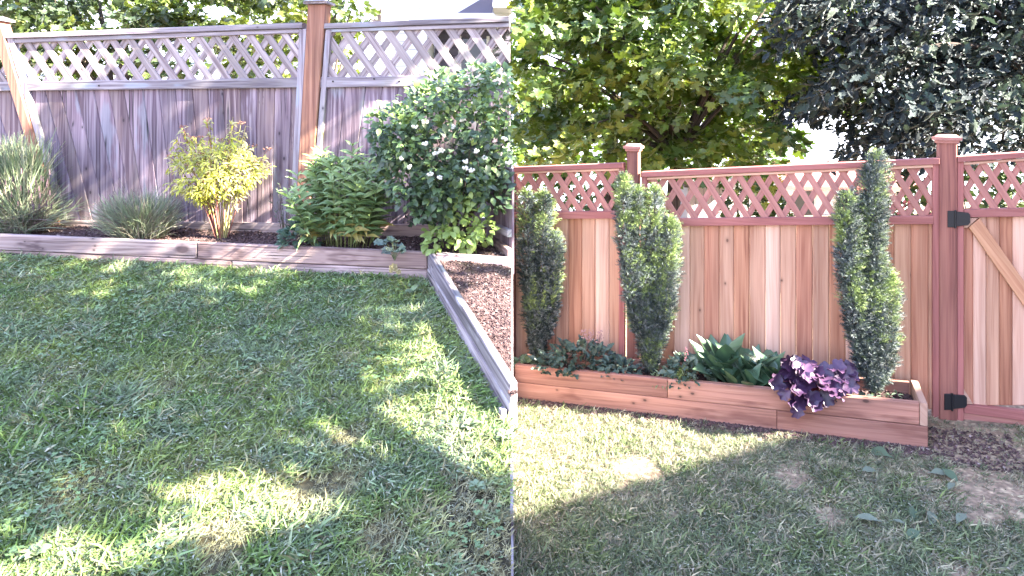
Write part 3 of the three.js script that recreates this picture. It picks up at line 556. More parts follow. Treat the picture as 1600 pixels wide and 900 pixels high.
{
  const R = rng(121), C = [];
  while (C.length < 165) { const px = -90 + R() * 560, py = -120 + R() * 255, d = 9.2 + R() * 2.4; C.push(at(px, py, d)); }
  tree('maple_tree', 'sunlit yellow-green maple behind the old grey fence', at(170, 330, 10.2).setY(0), { clumps: C, perClump: 54, size: 0.15, palette: [[0.10, 0.15, 0.022], [0.15, 0.20, 0.025], [0.06, 0.10, 0.022], [0.20, 0.24, 0.035], [0.05, 0.085, 0.03]], seed: 122, nMesh: 160, trunkR: 0.13, fork: 2.2, limbs: 14, keep: (p) => p.z < -7.6, tone: (c, R2) => c.x < -7.2 ? (R2() < 0.7 ? 4 : 2) : c.x < -5.4 ? [0, 2, 4, 0][Math.floor(R2() * 4)] : [1, 3, 0, 1][Math.floor(R2() * 4)] });
}
{
  const R = rng(131), C = [];
  for (let i = 0; i < 26; i++) C.push(at(445 + R() * 115, -140 + R() * 260, 8.6 + R() * 1.2));
  tree('young_maple', 'thin bright lime young maple showing past the orange capped post', at(500, 330, 9.0).setY(0), { clumps: C, perClump: 40, size: 0.14, palette: [[0.18, 0.23, 0.03], [0.25, 0.29, 0.05], [0.12, 0.17, 0.03]], seed: 132, nMesh: 40, trunkR: 0.05, fork: 2.3, limbs: 7, rad: 0.36, keep: (p) => p.z < -7.4 });
}
{ // the tree whose crown shades the upper yard stands right of the frame
  const R = rng(141), C = [], b = V(4.7, 0.2, -0.7);
  while (C.length < 105) { const q = rdir(R).multiplyScalar(2.2 * Math.cbrt(R())); C.push(V(4.05 + q.x * 0.95, 7.0 + q.y, -2.6 + q.z * 0.95)); }
  for (let i = 0; i < 46; i++) { const q = rdir(R).multiplyScalar(1.35 * Math.cbrt(R())); C.push(V(3.9 + q.x, 6.05 + q.y * 0.9, -0.9 + q.z)); }
  for (let i = 0; i < 22; i++) { const q = rdir(R).multiplyScalar(0.6 * Math.cbrt(R())); C.push(V(4.6 + q.x, 5.6 + q.y, -1.6 + q.z)); }
  tree('shade_tree', 'broad leafy tree standing in the lower yard beside the gate', b, { clumps: C, perClump: 46, size: 0.15, palette: lime, seed: 142, trunkR: 0.11, fork: 3.6, limbs: 10, rad: 0.5 });
}
function bush(name, label, base, r, h, n, size, palette, seed, geo = ovalLeaf, group) {
  const R = rng(seed), t = thing(name, label, 'shrub', base, 0, group), list = [];
  for (let i = 0; i < 7; i++) { const a = R() * 6.3; mesh('stem', tube([V(0, 0, 0), V(Math.cos(a) * r * 0.3, h * 0.4, Math.sin(a) * r * 0.3), V(Math.cos(a) * r * 0.7, h * 0.85, Math.sin(a) * r * 0.7)], 0.012, 0.004, 5, 5), bark, t); }
  for (let i = 0; i < n; i++) { const q = rdir(R).multiplyScalar(Math.cbrt(0.3 + 0.7 * R())); const p = V(q.x * r, h * 0.5 + q.y * h * 0.5, q.z * r).multiplyScalar(0.85 + 0.3 * fbm(q.x * 3 + 9, q.y * 3 + q.z * 2, seed)); list.push({ p, dir: q.clone().add(rdir(R)).normalize(), nor: V(0, 1, 0.3).add(rdir(R).multiplyScalar(0.8)), s: size * (0.7 + 0.6 * R()), k: Math.floor(R() * palette.length) }); }
  foliage(t, geo, leafMat(0.3, 0.6), palette, list, 0, seed + 1); return t;
}

// ------------------------------------------------------------------ houses
function siding(parent, u0, u1, y0, y1, step, w, mat) { for (let y = y0; y < y1 - 0.01; y += step) { const h = Math.min(step, y1 - y); const g = new THREE.BoxGeometry(u1 - u0, h - 0.006, 0.03); g.rotateX(-0.06); g.translate((u0 + u1) / 2, y + h / 2, w); mesh('siding_board', g, mat, parent); } }
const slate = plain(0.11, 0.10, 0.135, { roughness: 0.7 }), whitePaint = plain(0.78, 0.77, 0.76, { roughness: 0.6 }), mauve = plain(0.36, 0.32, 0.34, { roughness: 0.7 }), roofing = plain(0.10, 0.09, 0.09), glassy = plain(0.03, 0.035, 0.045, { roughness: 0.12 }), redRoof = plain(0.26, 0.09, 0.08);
{
  // white house behind the corner of the grey fence: sunlit wing, a recessed grey wall under deep eaves, gable above
  const d = 12.5, s = d / FOC, X = (px) => (px - 800) * s, Y = (py) => EYE - (py - HOR) * s;
  const t = thing('white_house', 'white sided house with grey gable behind the old grey fence', 'house', V(X(690), 0, -d));
  const ox = X(690);
  const u = (px) => X(px) - ox;
  const wing = part('wing', t); siding(wing, u(596), u(667), 0.2, Y(-6), 0.16, 0, whitePaint); mesh('wall', new THREE.BoxGeometry(u(667) - u(596) - 0.02, Y(-6) - 0.25, 1.6).translate((u(596) + u(667)) / 2, Y(-6) / 2, -0.85), whitePaint, wing);
  mesh('corner_board', new THREE.BoxGeometry(0.1, Y(-6) - 0.2, 0.06).translate(u(664), Y(-6) / 2 + 0.1, 0.03), whitePaint, wing);
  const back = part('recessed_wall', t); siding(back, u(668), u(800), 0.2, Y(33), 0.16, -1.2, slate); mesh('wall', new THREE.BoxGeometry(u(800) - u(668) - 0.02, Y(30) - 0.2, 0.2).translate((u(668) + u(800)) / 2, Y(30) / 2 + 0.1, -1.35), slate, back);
  const win = mesh('window', new THREE.BoxGeometry(0.55, 0.75, 0.05).translate(u(735), Y(80), -1.17), glassy, back); for (const k of [-1, 1]) mesh('frame', new THREE.BoxGeometry(0.06, 0.87, 0.08).translate(u(735) + k * 0.3, Y(80), -1.17), whitePaint, win);
  const eave = mesh('eave', new THREE.BoxGeometry(u(800) - u(668), 0.14, 1.35).translate((u(668) + u(800)) / 2, Y(27), -0.6), whitePaint, t);
  // gable over the recess: white field with a grey shaded triangle cheek
  const gs = new THREE.Shape([new THREE.Vector2(u(668), Y(24)), new THREE.Vector2(u(800), Y(24)), new THREE.Vector2(u(800), Y(-70)), new THREE.Vector2(u(668), Y(-70))]);
  mesh('gable', new THREE.ExtrudeGeometry(gs, { depth: 0.1, bevelEnabled: false }).translate(0, 0, -0.3), whitePaint, t);
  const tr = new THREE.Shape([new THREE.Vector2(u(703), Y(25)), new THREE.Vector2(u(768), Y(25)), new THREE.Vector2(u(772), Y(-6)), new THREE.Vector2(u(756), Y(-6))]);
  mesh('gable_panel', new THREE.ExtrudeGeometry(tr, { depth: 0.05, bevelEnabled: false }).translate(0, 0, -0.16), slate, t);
  mesh('side_wall', new THREE.BoxGeometry(u(800) - u(772), Y(-70) - Y(22), 0.9).translate((u(800) + u(772)) / 2, (Y(-70) + Y(22)) / 2, 0.32), whitePaint, t);
  const rf = new THREE.Shape([new THREE.Vector2(u(578), Y(31)), new THREE.Vector2(u(582), Y(31)), new THREE.Vector2(u(604), Y(2)), new THREE.Vector2(u(640), Y(-30)), new THREE.Vector2(u(636), Y(-36)), new THREE.Vector2(u(600), Y(0))]);
  mesh('roof_edge', new THREE.ExtrudeGeometry(rf, { depth: 1.6, bevelEnabled: false }).translate(0, 0, -1.4), mauve, t);
}
{
  // small white cottage with a red roof and a mauve shed seen through the cedar lattice
  const d = 13, s = d / FOC, X = (px) => (px - 800) * s, Y = (py) => EYE - (py - HOR) * s;
  const t = thing('white_cottage', 'small white cottage with red roof seen through the cedar lattice', 'house', V(X(1290), 0, -d));
  const u = (px) => X(px) - X(1290);
  siding(part('wall', t), u(1222), u(1420), -0.1, Y(288), 0.15, 0, whitePaint); mesh('wall_core', new THREE.BoxGeometry(u(1420) - u(1222) - 0.04, Y(288), 2.4).translate((u(1222) + u(1420)) / 2, Y(288) / 2, -1.23), whitePaint, t);
  const rs = new THREE.Shape([new THREE.Vector2(0.35, 0), new THREE.Vector2(-1.2, 0.42), new THREE.Vector2(-2.8, 0), new THREE.Vector2(-2.8, -0.06), new THREE.Vector2(-1.2, 0.34), new THREE.Vector2(0.35, -0.06)]);
  const rg = new THREE.ExtrudeGeometry(rs, { depth: u(1430) - u(1212), bevelEnabled: false }); rg.rotateY(-Math.PI / 2); rg.scale(1, 1, 1); rg.translate(u(1430), Y(289), 0); mesh('roof', rg, redRoof, t);
  for (const x of [1255, 1372]) { const w = mesh('window', new THREE.BoxGeometry(0.4, 0.5, 0.05).translate(u(x), Y(318), 0.02), glassy, t); mesh('frame', new THREE.BoxGeometry(0.48, 0.06, 0.08).translate(u(x), Y(318) - 0.28, 0.02), whitePaint, w); }
  const sh = thing('mauve_shed', 'mauve brown shed seen through the cedar lattice beside the maple trunk', 'shed', V((1105 - 800) * 0.0118, 0, -11.8));
  const k = 0.0118, W2 = 62 * k, Ht = EYE - (286 - HOR) * k; const wl = part('wall', sh);
  for (let i = 0; i < 5; i++) mesh('board', new THREE.BoxGeometry(W2 / 5 - 0.006, Ht, 0.04).translate(-W2 / 2 + (i + 0.5) * W2 / 5, Ht / 2, 0), mauvePaint(), wl);
  mesh('wall_core', new THREE.BoxGeometry(W2 - 0.02, Ht - 0.02, 1).translate(0, Ht / 2, -0.53), mauvePaint(), sh);
  mesh('roof', new THREE.BoxGeometry(W2 + 0.2, 0.07, 1.3).rotateX(0.12).translate(0, Ht + 0.05, -0.45), roofing, sh);
  const gk = 0.0125, gr = thing('pale_garage', 'pale lavender garage wall seen through the cedar lattice', 'garage', V((1180 - 800) * gk, 0, -12.5)), gW = 84 * gk, gH = EYE - (294 - HOR) * gk;
  siding(part('wall', gr), -gW / 2, gW / 2, -0.1, gH, 0.2, 0, palePaint()); mesh('wall_core', new THREE.BoxGeometry(gW - 0.04, gH, 1.2).translate(0, gH / 2, -0.63), palePaint(), gr); mesh('roof', new THREE.BoxGeometry(gW + 0.2, 0.08, 1.5).translate(0, gH + 0.045, -0.5), roofing, gr);
}
function mauvePaint() { return mauve; } function palePaint() { return whitePaint; }
{
  const pal = [[0.08, 0.13, 0.03], [0.12, 0.18, 0.04], [0.05, 0.09, 0.025]];
  [[1170, 318, 9.8, 0.42, 1.5], [1205, 330, 9.2, 0.3, 1.2], [1365, 322, 8.6, 0.3, 1.3], [1435, 322, 8.2, 0.34, 1.25], [1530, 300, 7.6, 0.4, 1.4], [1590, 305, 7.4, 0.35, 1.35], [880, 322, 9.4, 0.5, 1.3], [945, 318, 9.0, 0.45, 1.35]].forEach(([px, py, d, r, h], i) => {
    const b = at(px, py, d), label = ['leafy green bush behind the cedar lattice beside the shed', 'low green bush behind the cedar lattice near the garage', 'green bush behind the lattice right of the tall yew', 'bush with pink flowers behind the cedar lattice', 'green bush behind the lattice of the gate', 'second green bush behind the gate lattice', 'broad bush behind the short lattice panel', 'bush behind the short lattice panel beside the capped post'][i];
    const t = bush('garden_bush', label, V(b.x, groundY(b.x) - 0.1, b.z), r, b.y - groundY(b.x) + r + 0.1, 520, 0.10, pal, 200 + i * 3, ovalLeaf, 'bushes behind the cedar fence');
    if (i === 3) { const R = rng(231); for (let q = 0; q < 9; q++) { const a = rdir(R), f = []; for (let w = 0; w < 9; w++) f.push(new THREE.IcosahedronGeometry(0.022, 0).translate(...rdir(R).multiplyScalar(0.04).toArray())); const g = mergeGeometries(f); g.translate(a.x * 0.34, b.y - groundY(b.x) - 0.02 + a.y * 0.25, Math.abs(a.z) * 0.36); mesh('flower_head', g, plain(0.62, 0.22, 0.26), t); } }
  });
}
{ // the tall house at the right of the viewer: its eave throws the straight shadow edge across the lower lawn
  const fr = frame(2.98, 4.26, 17.29, -1.69), t = thing('tall_house', 'tall pale sided house beside the lower yard with a straight eave', 'house', fr.pos, fr.turn), L = fr.L;
  siding(part('wall', t), 0.3, L - 0.3, -0.3, 8.4, 0.3, 0.42, whitePaint);
  mesh('wall_core', new THREE.BoxGeometry(L - 0.62, 8.6, 7.5).translate(L / 2, 4.1, 4.2), whitePaint, t);
  mesh('eave', new THREE.BoxGeometry(L, 0.14, 8.6).translate(L / 2, 8.56, 4.3), whitePaint, t);
  const rs = new THREE.Shape([new THREE.Vector2(0, 0), new THREE.Vector2(8.6, 0), new THREE.Vector2(4.3, 1.9)]); mesh('roof', new THREE.ExtrudeGeometry(rs, { depth: L, bevelEnabled: false }).rotateY(-Math.PI / 2).translate(L, 8.64, 0), roofing, t);
  for (const x of [3, 7, 11]) for (const y of [2.2, 5.6]) { const w = mesh('window', new THREE.BoxGeometry(1.2, 1.3, 0.06).translate(x, y, 0.38), glassy, t); mesh('frame', new THREE.BoxGeometry(1.4, 0.1, 0.1).translate(x, y - 0.7, 0.36), whitePaint, w); }
}

// ------------------------------------------------------------------ plants of the upper bed
const bedPlant = (px, d) => V((px - 800) / FOC * d, SOIL, -d);
const greyGreen = [[0.20, 0.25, 0.15], [0.25, 0.30, 0.18], [0.15, 0.19, 0.12], [0.29, 0.28, 0.20], [0.20, 0.15, 0.14]];
const wisp = bladeGeo([0.006, 0.007, 0.006, 0.006, 0.003], { curve: 0.25, fold: 0.2 }), wisp2 = bladeGeo([0.006, 0.007, 0.006, 0.005, 0.002], { curve: 0.6, fold: 0.2, twist: 0.5 });
{
  const R = rng(301), t = thing('lavender', 'round grey-green lavender mound with fine stems on bare mulch', 'plant', bedPlant(217, 5.8)), list = [];
  for (let i = 0; i < 5200; i++) { const a = R() * 6.283, e = Math.pow(R(), 0.6) * 1.05, dir = V(Math.cos(a) * Math.sin(e), Math.cos(e) * 1.0, Math.sin(a) * Math.sin(e) * 0.8).normalize(), b = R() * 0.16; list.push({ p: V(Math.cos(a) * b * 1.4, R() * 0.16, Math.sin(a) * b), dir: dir.add(rdir(R).multiplyScalar(0.22)).normalize(), nor: rdir(R), s: 0.14 + R() * 0.20, k: R() < 0.2 ? 4 : Math.floor(R() * 4) }); }
  foliage(t, [wisp, wisp2], plain(1, 1, 1, { roughness: 0.8 }), greyGreen, list, 0, 302, 'leaf', 'stems');
  for (let i = 0; i < 26; i++) { const a = R() * 6.283, e = 0.3 + R() * 0.8, q = V(Math.cos(a) * Math.sin(e), Math.cos(e), Math.sin(a) * Math.sin(e)).multiplyScalar(0.40 + R() * 0.18); mesh('flower_stalk', tube([V(q.x * 0.2, 0.1, q.z * 0.2), q.clone().multiplyScalar(0.6).setY(q.y * 0.7), q], 0.002, 0.0018, 4, 4), plain(0.22, 0.20, 0.14), t); }
}
{
  const R = rng(311), t = thing('tall_lavender', 'tall leaning grey-green lavender clump with brown spent flowers', 'plant', bedPlant(30, 6.05)), list = [];
  for (let i = 0; i < 5200; i++) { const a = R() * 6.283, low = R() < 0.45, e = low ? 0.5 + R() * 0.9 : R() * 0.55, dir = V(Math.cos(a) * Math.sin(e) - (low ? 0 : 0.25), Math.cos(e), Math.sin(a) * Math.sin(e) * 0.7).normalize(); list.push({ p: V((R() - 0.5) * 0.44 - 0.06, R() * (low ? 0.15 : 0.35), (R() - 0.5) * 0.25), dir, nor: rdir(R), s: (low ? 0.22 : 0.42) + R() * 0.28, k: low && R() < 0.35 ? 4 : Math.floor(R() * 4) }); }
  foliage(t, [wisp, wisp2], plain(1, 1, 1, { roughness: 0.8 }), greyGreen, list, 0, 312, 'leaf', 'stems');
  for (let i = 0; i < 46; i++) { const x = -0.25 + R() * 0.62, h = 0.25 + R() * 0.35, q = V(x * 1.25, h, 0.06 + R() * 0.2); const s = mesh('flower_stalk', tube([V(x * 0.8, 0.03, 0.05), V(x, h * 0.6, 0.1), q], 0.0025, 0.002, 4, 4), plain(0.16, 0.12, 0.10), t); mesh('spent_flower', new THREE.CylinderGeometry(0.004, 0.008, 0.05, 5).translate(q.x, q.y + 0.02, q.z), plain(0.10, 0.06, 0.07), s); }
  const L2 = []; for (let i = 0; i < 90; i++) L2.push({ p: V(-0.42 + R() * 0.2, 0.1 + R() * 0.75, 0.05 + R() * 0.15), dir: rdir(R).add(V(0, 0.5, 0)).normalize(), nor: V(0, 1, 0.6).add(rdir(R).multiplyScalar(0.6)), s: 0.07 + R() * 0.05, k: Math.floor(R() * 3) });
  foliage(t, ovalLeaf, leafMat(0.3, 0.6), [[0.09, 0.15, 0.06], [0.13, 0.19, 0.08], [0.06, 0.10, 0.04]], L2, 90, 315);
}
{
  const R = rng(321), b = bedPlant(347, 5.78), t = thing('golden_shrub', 'golden yellow-green shrub on bare reddish stems with brown seed heads', 'shrub', b), list = [];
  const sx = 5.78 / FOC, red = plain(0.20, 0.07, 0.055), straw = plain(0.34, 0.30, 0.12);
  for (let i = 0; i < 26; i++) {
    const tx = (265 + R() * 150 - 347) * sx, ty = (375 - (194 + R() * 74 - (Math.abs(tx) < 0.2 ? 15 : 0))) * sx, tz = (R() - 0.5) * 0.5, e = V(tx, ty, tz);
    mesh('stem', tube([V(tx * 0.12, 0, tz * 0.12), V(tx * 0.4, ty * 0.45, tz * 0.4), e], 0.006, 0.0022, 5, 7), i % 3 ? red : straw, t);
    const h = [];                                          // seed head: a flat cluster of tiny pods on rays
    for (let k = 0; k < 16; k++) { const q = rdir(R).multiplyScalar(0.035); h.push(new THREE.IcosahedronGeometry(0.0055, 0).translate(e.x + q.x, e.y + 0.012 + q.y * 0.35, e.z + q.z)); }
    if (i % 2 === 0) mesh('seed_head', mergeGeometries(h), plain(0.26, 0.12, 0.08), t);
    for (let k = 0; k < 46; k++) { const f = 0.45 + R() * 0.55, p = V(tx * 0.12, 0, tz * 0.12).lerp(V(tx * 0.4, ty * 0.45, tz * 0.4), Math.min(1, f * 2)).lerp(e, Math.max(0, f * 2 - 1)); list.push({ p, dir: rdir(R).add(V(Math.sign(tx) * 0.3, 0.25, 0.1)).normalize(), nor: V(0, 1, 0.5).add(rdir(R).multiplyScalar(0.6)), s: 0.05 + R() * 0.035, k: tx > 0.2 ? 3 + Math.floor(R() * 2) : Math.floor(R() * 5) }); }
  }
  for (let i = 0; i < 1900; i++) {
    const q = rdir(R).multiplyScalar(Math.cbrt(0.25 + 0.75 * R())), n = 0.75 + 0.5 * fbm(q.x * 2.5 + 4, q.y * 2.5 + q.z, 323); let p = V(-0.03 + q.x * 0.41 * n, 0.61 + q.y * 0.26 * n - 0.1 * Math.max(0, -q.x) * (q.y < 0 ? 1 : 0), q.z * 0.30 * n);
    list.push({ p, dir: q.clone().add(rdir(R).multiplyScalar(0.9)).normalize(), nor: V(0.2, 1, 0.6).add(rdir(R).multiplyScalar(0.6)), s: 0.042 + R() * 0.03, k: R() < 0.8 ? Math.floor(R() * 3) : 3 });
  }
  foliage(t, [slimLeaf, lanceLeaf], leafMat(0.35, 0.6), [[0.40, 0.40, 0.045], [0.46, 0.45, 0.06], [0.32, 0.35, 0.045], [0.33, 0.30, 0.12], [0.38, 0.33, 0.16]], list, 0, 324);
}
{
  const R = rng(331), b = bedPlant(537, 5.42), t = thing('leafy_perennial', 'clump of upright green stems with pointed lance leaves beside the orange post', 'plant', b), list = [], sx = 5.42 / FOC;
  for (let i = 0; i < 52; i++) {
    const tx = (456 + (i + R()) / 52 * 156 - 537) * sx, tz = (R() - 0.5) * 0.55, edge = Math.abs(tx) / 0.42, ty = (0.82 - 0.24 * edge * edge) * (0.82 + R() * 0.22) * (tz > 0.12 ? 0.78 : 1), e = V(tx, ty, tz), s0 = V(tx * 0.55, 0, tz * 0.5);
    mesh('stem', tube([s0, s0.clone().lerp(e, 0.5).add(V(0, 0.03, 0)), e], 0.004, 0.002, 5, 5), plain(0.14, 0.16, 0.05), t);
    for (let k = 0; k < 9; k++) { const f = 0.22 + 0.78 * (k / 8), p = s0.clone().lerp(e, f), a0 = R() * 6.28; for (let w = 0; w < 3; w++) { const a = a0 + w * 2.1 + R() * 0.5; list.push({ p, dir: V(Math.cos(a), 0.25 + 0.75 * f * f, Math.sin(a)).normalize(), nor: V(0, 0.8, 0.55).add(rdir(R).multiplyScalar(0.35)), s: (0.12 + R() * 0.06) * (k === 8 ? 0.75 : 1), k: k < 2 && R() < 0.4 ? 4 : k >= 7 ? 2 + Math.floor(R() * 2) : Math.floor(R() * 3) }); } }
  }
  foliage(t, [lanceLeaf, lanceLeaf2], leafMat(0.3, 0.5), [[0.12, 0.20, 0.06], [0.17, 0.25, 0.08], [0.22, 0.31, 0.10], [0.28, 0.37, 0.13], [0.36, 0.30, 0.08]], list, 290, 332);
  const t2 = thing('low_perennial', 'low dark bluish leafy plant at the foot of the lance-leaved clump', 'plant', bedPlant(468, 5.38)), l2 = [];
  for (let i = 0; i < 240; i++) { const q = rdir(R); q.y = Math.abs(q.y); const f = Math.cbrt(0.2 + 0.8 * R()); l2.push({ p: V(q.x * 0.16 * f, 0.02 + q.y * 0.22 * f, q.z * 0.13 * f), dir: q.clone().add(rdir(R).multiplyScalar(0.5)).normalize(), nor: V(0, 1, 0.4).add(rdir(R).multiplyScalar(0.4)), s: 0.05 + R() * 0.03, k: Math.floor(R() * 3) }); }
  foliage(t2, [lanceLeaf2, ovalLeaf], leafMat(0.25, 0.5), [[0.06, 0.12, 0.075], [0.09, 0.15, 0.09], [0.05, 0.09, 0.05]], l2, 120, 334);
  const t3 = thing('wiry_plant', 'thin wiry dark plant against the fence between golden shrub and orange post', 'plant', bedPlant(446, 5.85)), l3 = [];
  for (let i = 0; i < 9; i++) { const e = V((R() - 0.5) * 0.3, 0.22 + R() * 0.28, (R() - 0.5) * 0.1); mesh('stem', tube([V(e.x * 0.2, 0, 0), V(e.x * 0.5, e.y * 0.6, 0), e], 0.003, 0.0015, 4, 5), plain(0.09, 0.08, 0.05), t3); for (let k = 0; k < 7; k++) l3.push({ p: V(e.x * 0.2, 0, 0).lerp(e, 0.3 + 0.7 * R()), dir: rdir(R), nor: rdir(R), s: 0.03 + R() * 0.025, k: k % 2 }); }
  foliage(t3, slimLeaf, leafMat(0.25, 0.6), [[0.06, 0.10, 0.05], [0.09, 0.12, 0.07]], l3, 63, 336);
}
{
  const R = rng(341), b = bedPlant(716, 5.22), t = thing('flowering_shrub', 'large rounded green shrub with small white flower clusters in the corner', 'shrub', b), list = [], sx = 5.22 / FOC;
  const ok = (p) => b.x + p.x < -0.02 && -(b.z + p.z) < 5.66 - 0.0;
  const shape = (q, f) => V((702 - 716) * sx + q.x * 0.60 * f, 0.93 + q.y * 0.60 * f, 0.02 + q.z * 0.42 * f);
  const lobes = []; for (let i = 0; i < 34; i++) { const q = rdir(R), e = shape(q, 0.62 + 0.3 * R()); lobes.push([e, 0.13 + R() * 0.13, Math.floor(R() * 3)]); }
  for (const [x, y] of [[640, 215], [625, 240], [655, 170], [690, 140], [740, 125], [640, 290], [665, 320], [780, 130], [690, 300], [735, 290], [770, 300]]) lobes.push([at(x, y, 5.05).sub(b), 0.13 + R() * 0.06, Math.floor(R() * 3)]);
  for (let i = 0; i < 15; i++) { const q = rdir(R), e = shape(q, 0.85); if (!ok(e)) continue; mesh('branch', tube([V((R() - 0.5) * 0.12, 0, (R() - 0.5) * 0.1), V(e.x * 0.4, e.y * 0.5, e.z * 0.5), e], 0.010, 0.003, 5, 7), bark, t); }
  for (let i = 0; i < 5200; i++) {
    const lb = lobes[i % lobes.length], q = rdir(R), p = lb[0].clone().addScaledVector(q, lb[1] * Math.cbrt(0.3 + 0.7 * R())); if (!ok(p)) continue;
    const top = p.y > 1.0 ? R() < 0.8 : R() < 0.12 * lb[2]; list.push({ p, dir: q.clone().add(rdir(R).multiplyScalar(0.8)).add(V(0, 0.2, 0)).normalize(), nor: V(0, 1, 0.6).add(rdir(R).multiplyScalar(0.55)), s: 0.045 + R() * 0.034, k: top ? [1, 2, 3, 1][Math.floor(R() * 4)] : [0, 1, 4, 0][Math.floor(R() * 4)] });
  }
  for (let i = 0; i < 700; i++) { const q = rdir(R), f = Math.cbrt(R()), cl = i % 6, p = V([-0.18, -0.05, 0.08, 0.2, 0.0, 0.12][cl] + q.x * 0.11 * f, [0.12, 0.22, 0.14, 0.2, 0.36, 0.44][cl] + q.y * 0.10 * f, 0.1 + q.z * 0.15 * f); if (!ok(p) || p.y < 0 || R() < 0.45) continue; list.push({ p, dir: q.add(rdir(R)).normalize(), nor: V(0, 1, 0.6).add(rdir(R).multiplyScalar(0.5)), s: 0.05 + R() * 0.035, k: 3 }); }
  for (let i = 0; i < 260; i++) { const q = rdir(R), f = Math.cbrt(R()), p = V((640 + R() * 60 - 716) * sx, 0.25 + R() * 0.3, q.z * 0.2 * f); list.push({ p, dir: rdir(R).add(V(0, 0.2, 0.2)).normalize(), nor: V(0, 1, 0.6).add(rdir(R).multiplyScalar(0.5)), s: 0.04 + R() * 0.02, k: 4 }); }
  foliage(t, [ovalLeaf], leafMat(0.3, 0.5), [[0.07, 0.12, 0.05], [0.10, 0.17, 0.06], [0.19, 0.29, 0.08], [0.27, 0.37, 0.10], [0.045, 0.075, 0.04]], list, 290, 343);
  const white = plain(0.80, 0.78, 0.70);
  for (const [px, py] of [[629, 247], [640, 261], [672, 272], [688, 277], [690, 235], [681, 240], [664, 224], [727, 263], [737, 266], [745, 236], [757, 246], [728, 252], [706, 198], [722, 187], [648, 198], [788, 217], [795, 254], [664, 190], [754, 215]]) {
    const p = at(px, py, 4.86).sub(b), f = []; for (let k = 0; k < 12; k++) { const q = rdir(R).multiplyScalar(0.02); f.push(new THREE.IcosahedronGeometry(0.007 + R() * 0.004, 0).translate(p.x + q.x, p.y + q.y * 0.6, p.z + q.z)); } mesh('flower_cluster', mergeGeometries(f), white, t);
  }
}
{
  const R = rng(351), t = thing('seedling', 'small blue-green round-leaved seedling growing over the timber edge', 'plant', at(617, 388, 4.98).setY(1.17)), list = [];
  for (let i = 0; i < 16; i++) { const a = R() * 6.28, r = 0.02 + R() * 0.07, p = V(Math.cos(a) * r, 0.03 + R() * 0.12, Math.sin(a) * r * 0.6 + 0.02); mesh('stalk', tube([V(0, -0.02, 0.01), p.clone().multiplyScalar(0.5), p], 0.002, 0.0015, 4, 3), plain(0.14, 0.16, 0.08), t); list.push({ p, dir: V(Math.cos(a), 0.3, Math.sin(a)).normalize(), nor: V(0, 1, 0.7).add(rdir(R).multiplyScalar(0.3)), s: 0.05 + R() * 0.035, k: i % 3 }); }
  for (let i = 0; i < 7; i++) list.push({ p: V((R() - 0.5) * 0.08, -0.02 - R() * 0.05, 0.09), dir: V(R() - 0.5, -1, 0.3).normalize(), nor: V(0, 0.3, 1), s: 0.03 + R() * 0.02, k: 3 });
  foliage(t, heucheraLeaf, leafMat(0.25, 0.6), [[0.12, 0.17, 0.13], [0.16, 0.22, 0.14], [0.14, 0.18, 0.16], [0.30, 0.25, 0.12]], list, 40, 352);
}

// ------------------------------------------------------------------ plants of the cedar planter
const plAt = (px, w) => { const p = PL.world(0, 0, w), q = PL.world(PL.L, 0, w), u = frame(p.x, p.z, q.x, q.z).px(px, 590)[0]; return PL.world(u, plTop(u) - 0.08, w); };
const sprig = (() => { const g = []; for (let i = 0; i < 14; i++) { const t = 0.1 + 0.9 * i / 13, s = i % 2 ? 1 : -1, l = 0.42 * (1.1 - 0.5 * t), z = ((i * 7) % 5 - 2) * 0.12; const q = new THREE.BufferGeometry(); q.setAttribute('position', new THREE.Float32BufferAttribute([-0.045, t - 0.03, 0, 0.045, t + 0.03, 0, s * l * 0.8, t + l * 0.65, z * l * 2], 3)); q.setAttribute('uv', new THREE.Float32BufferAttribute([0, 0, 1, 0, 0.5, 1], 2)); q.computeVertexNormals(); g.push(q); } return mergeGeometries(g); })();
const yewPal = [[0.016, 0.028, 0.025], [0.036, 0.052, 0.046], [0.10, 0.125, 0.115], [0.10, 0.145, 0.055], [0.22, 0.29, 0.09], [0.17, 0.185, 0.185]];
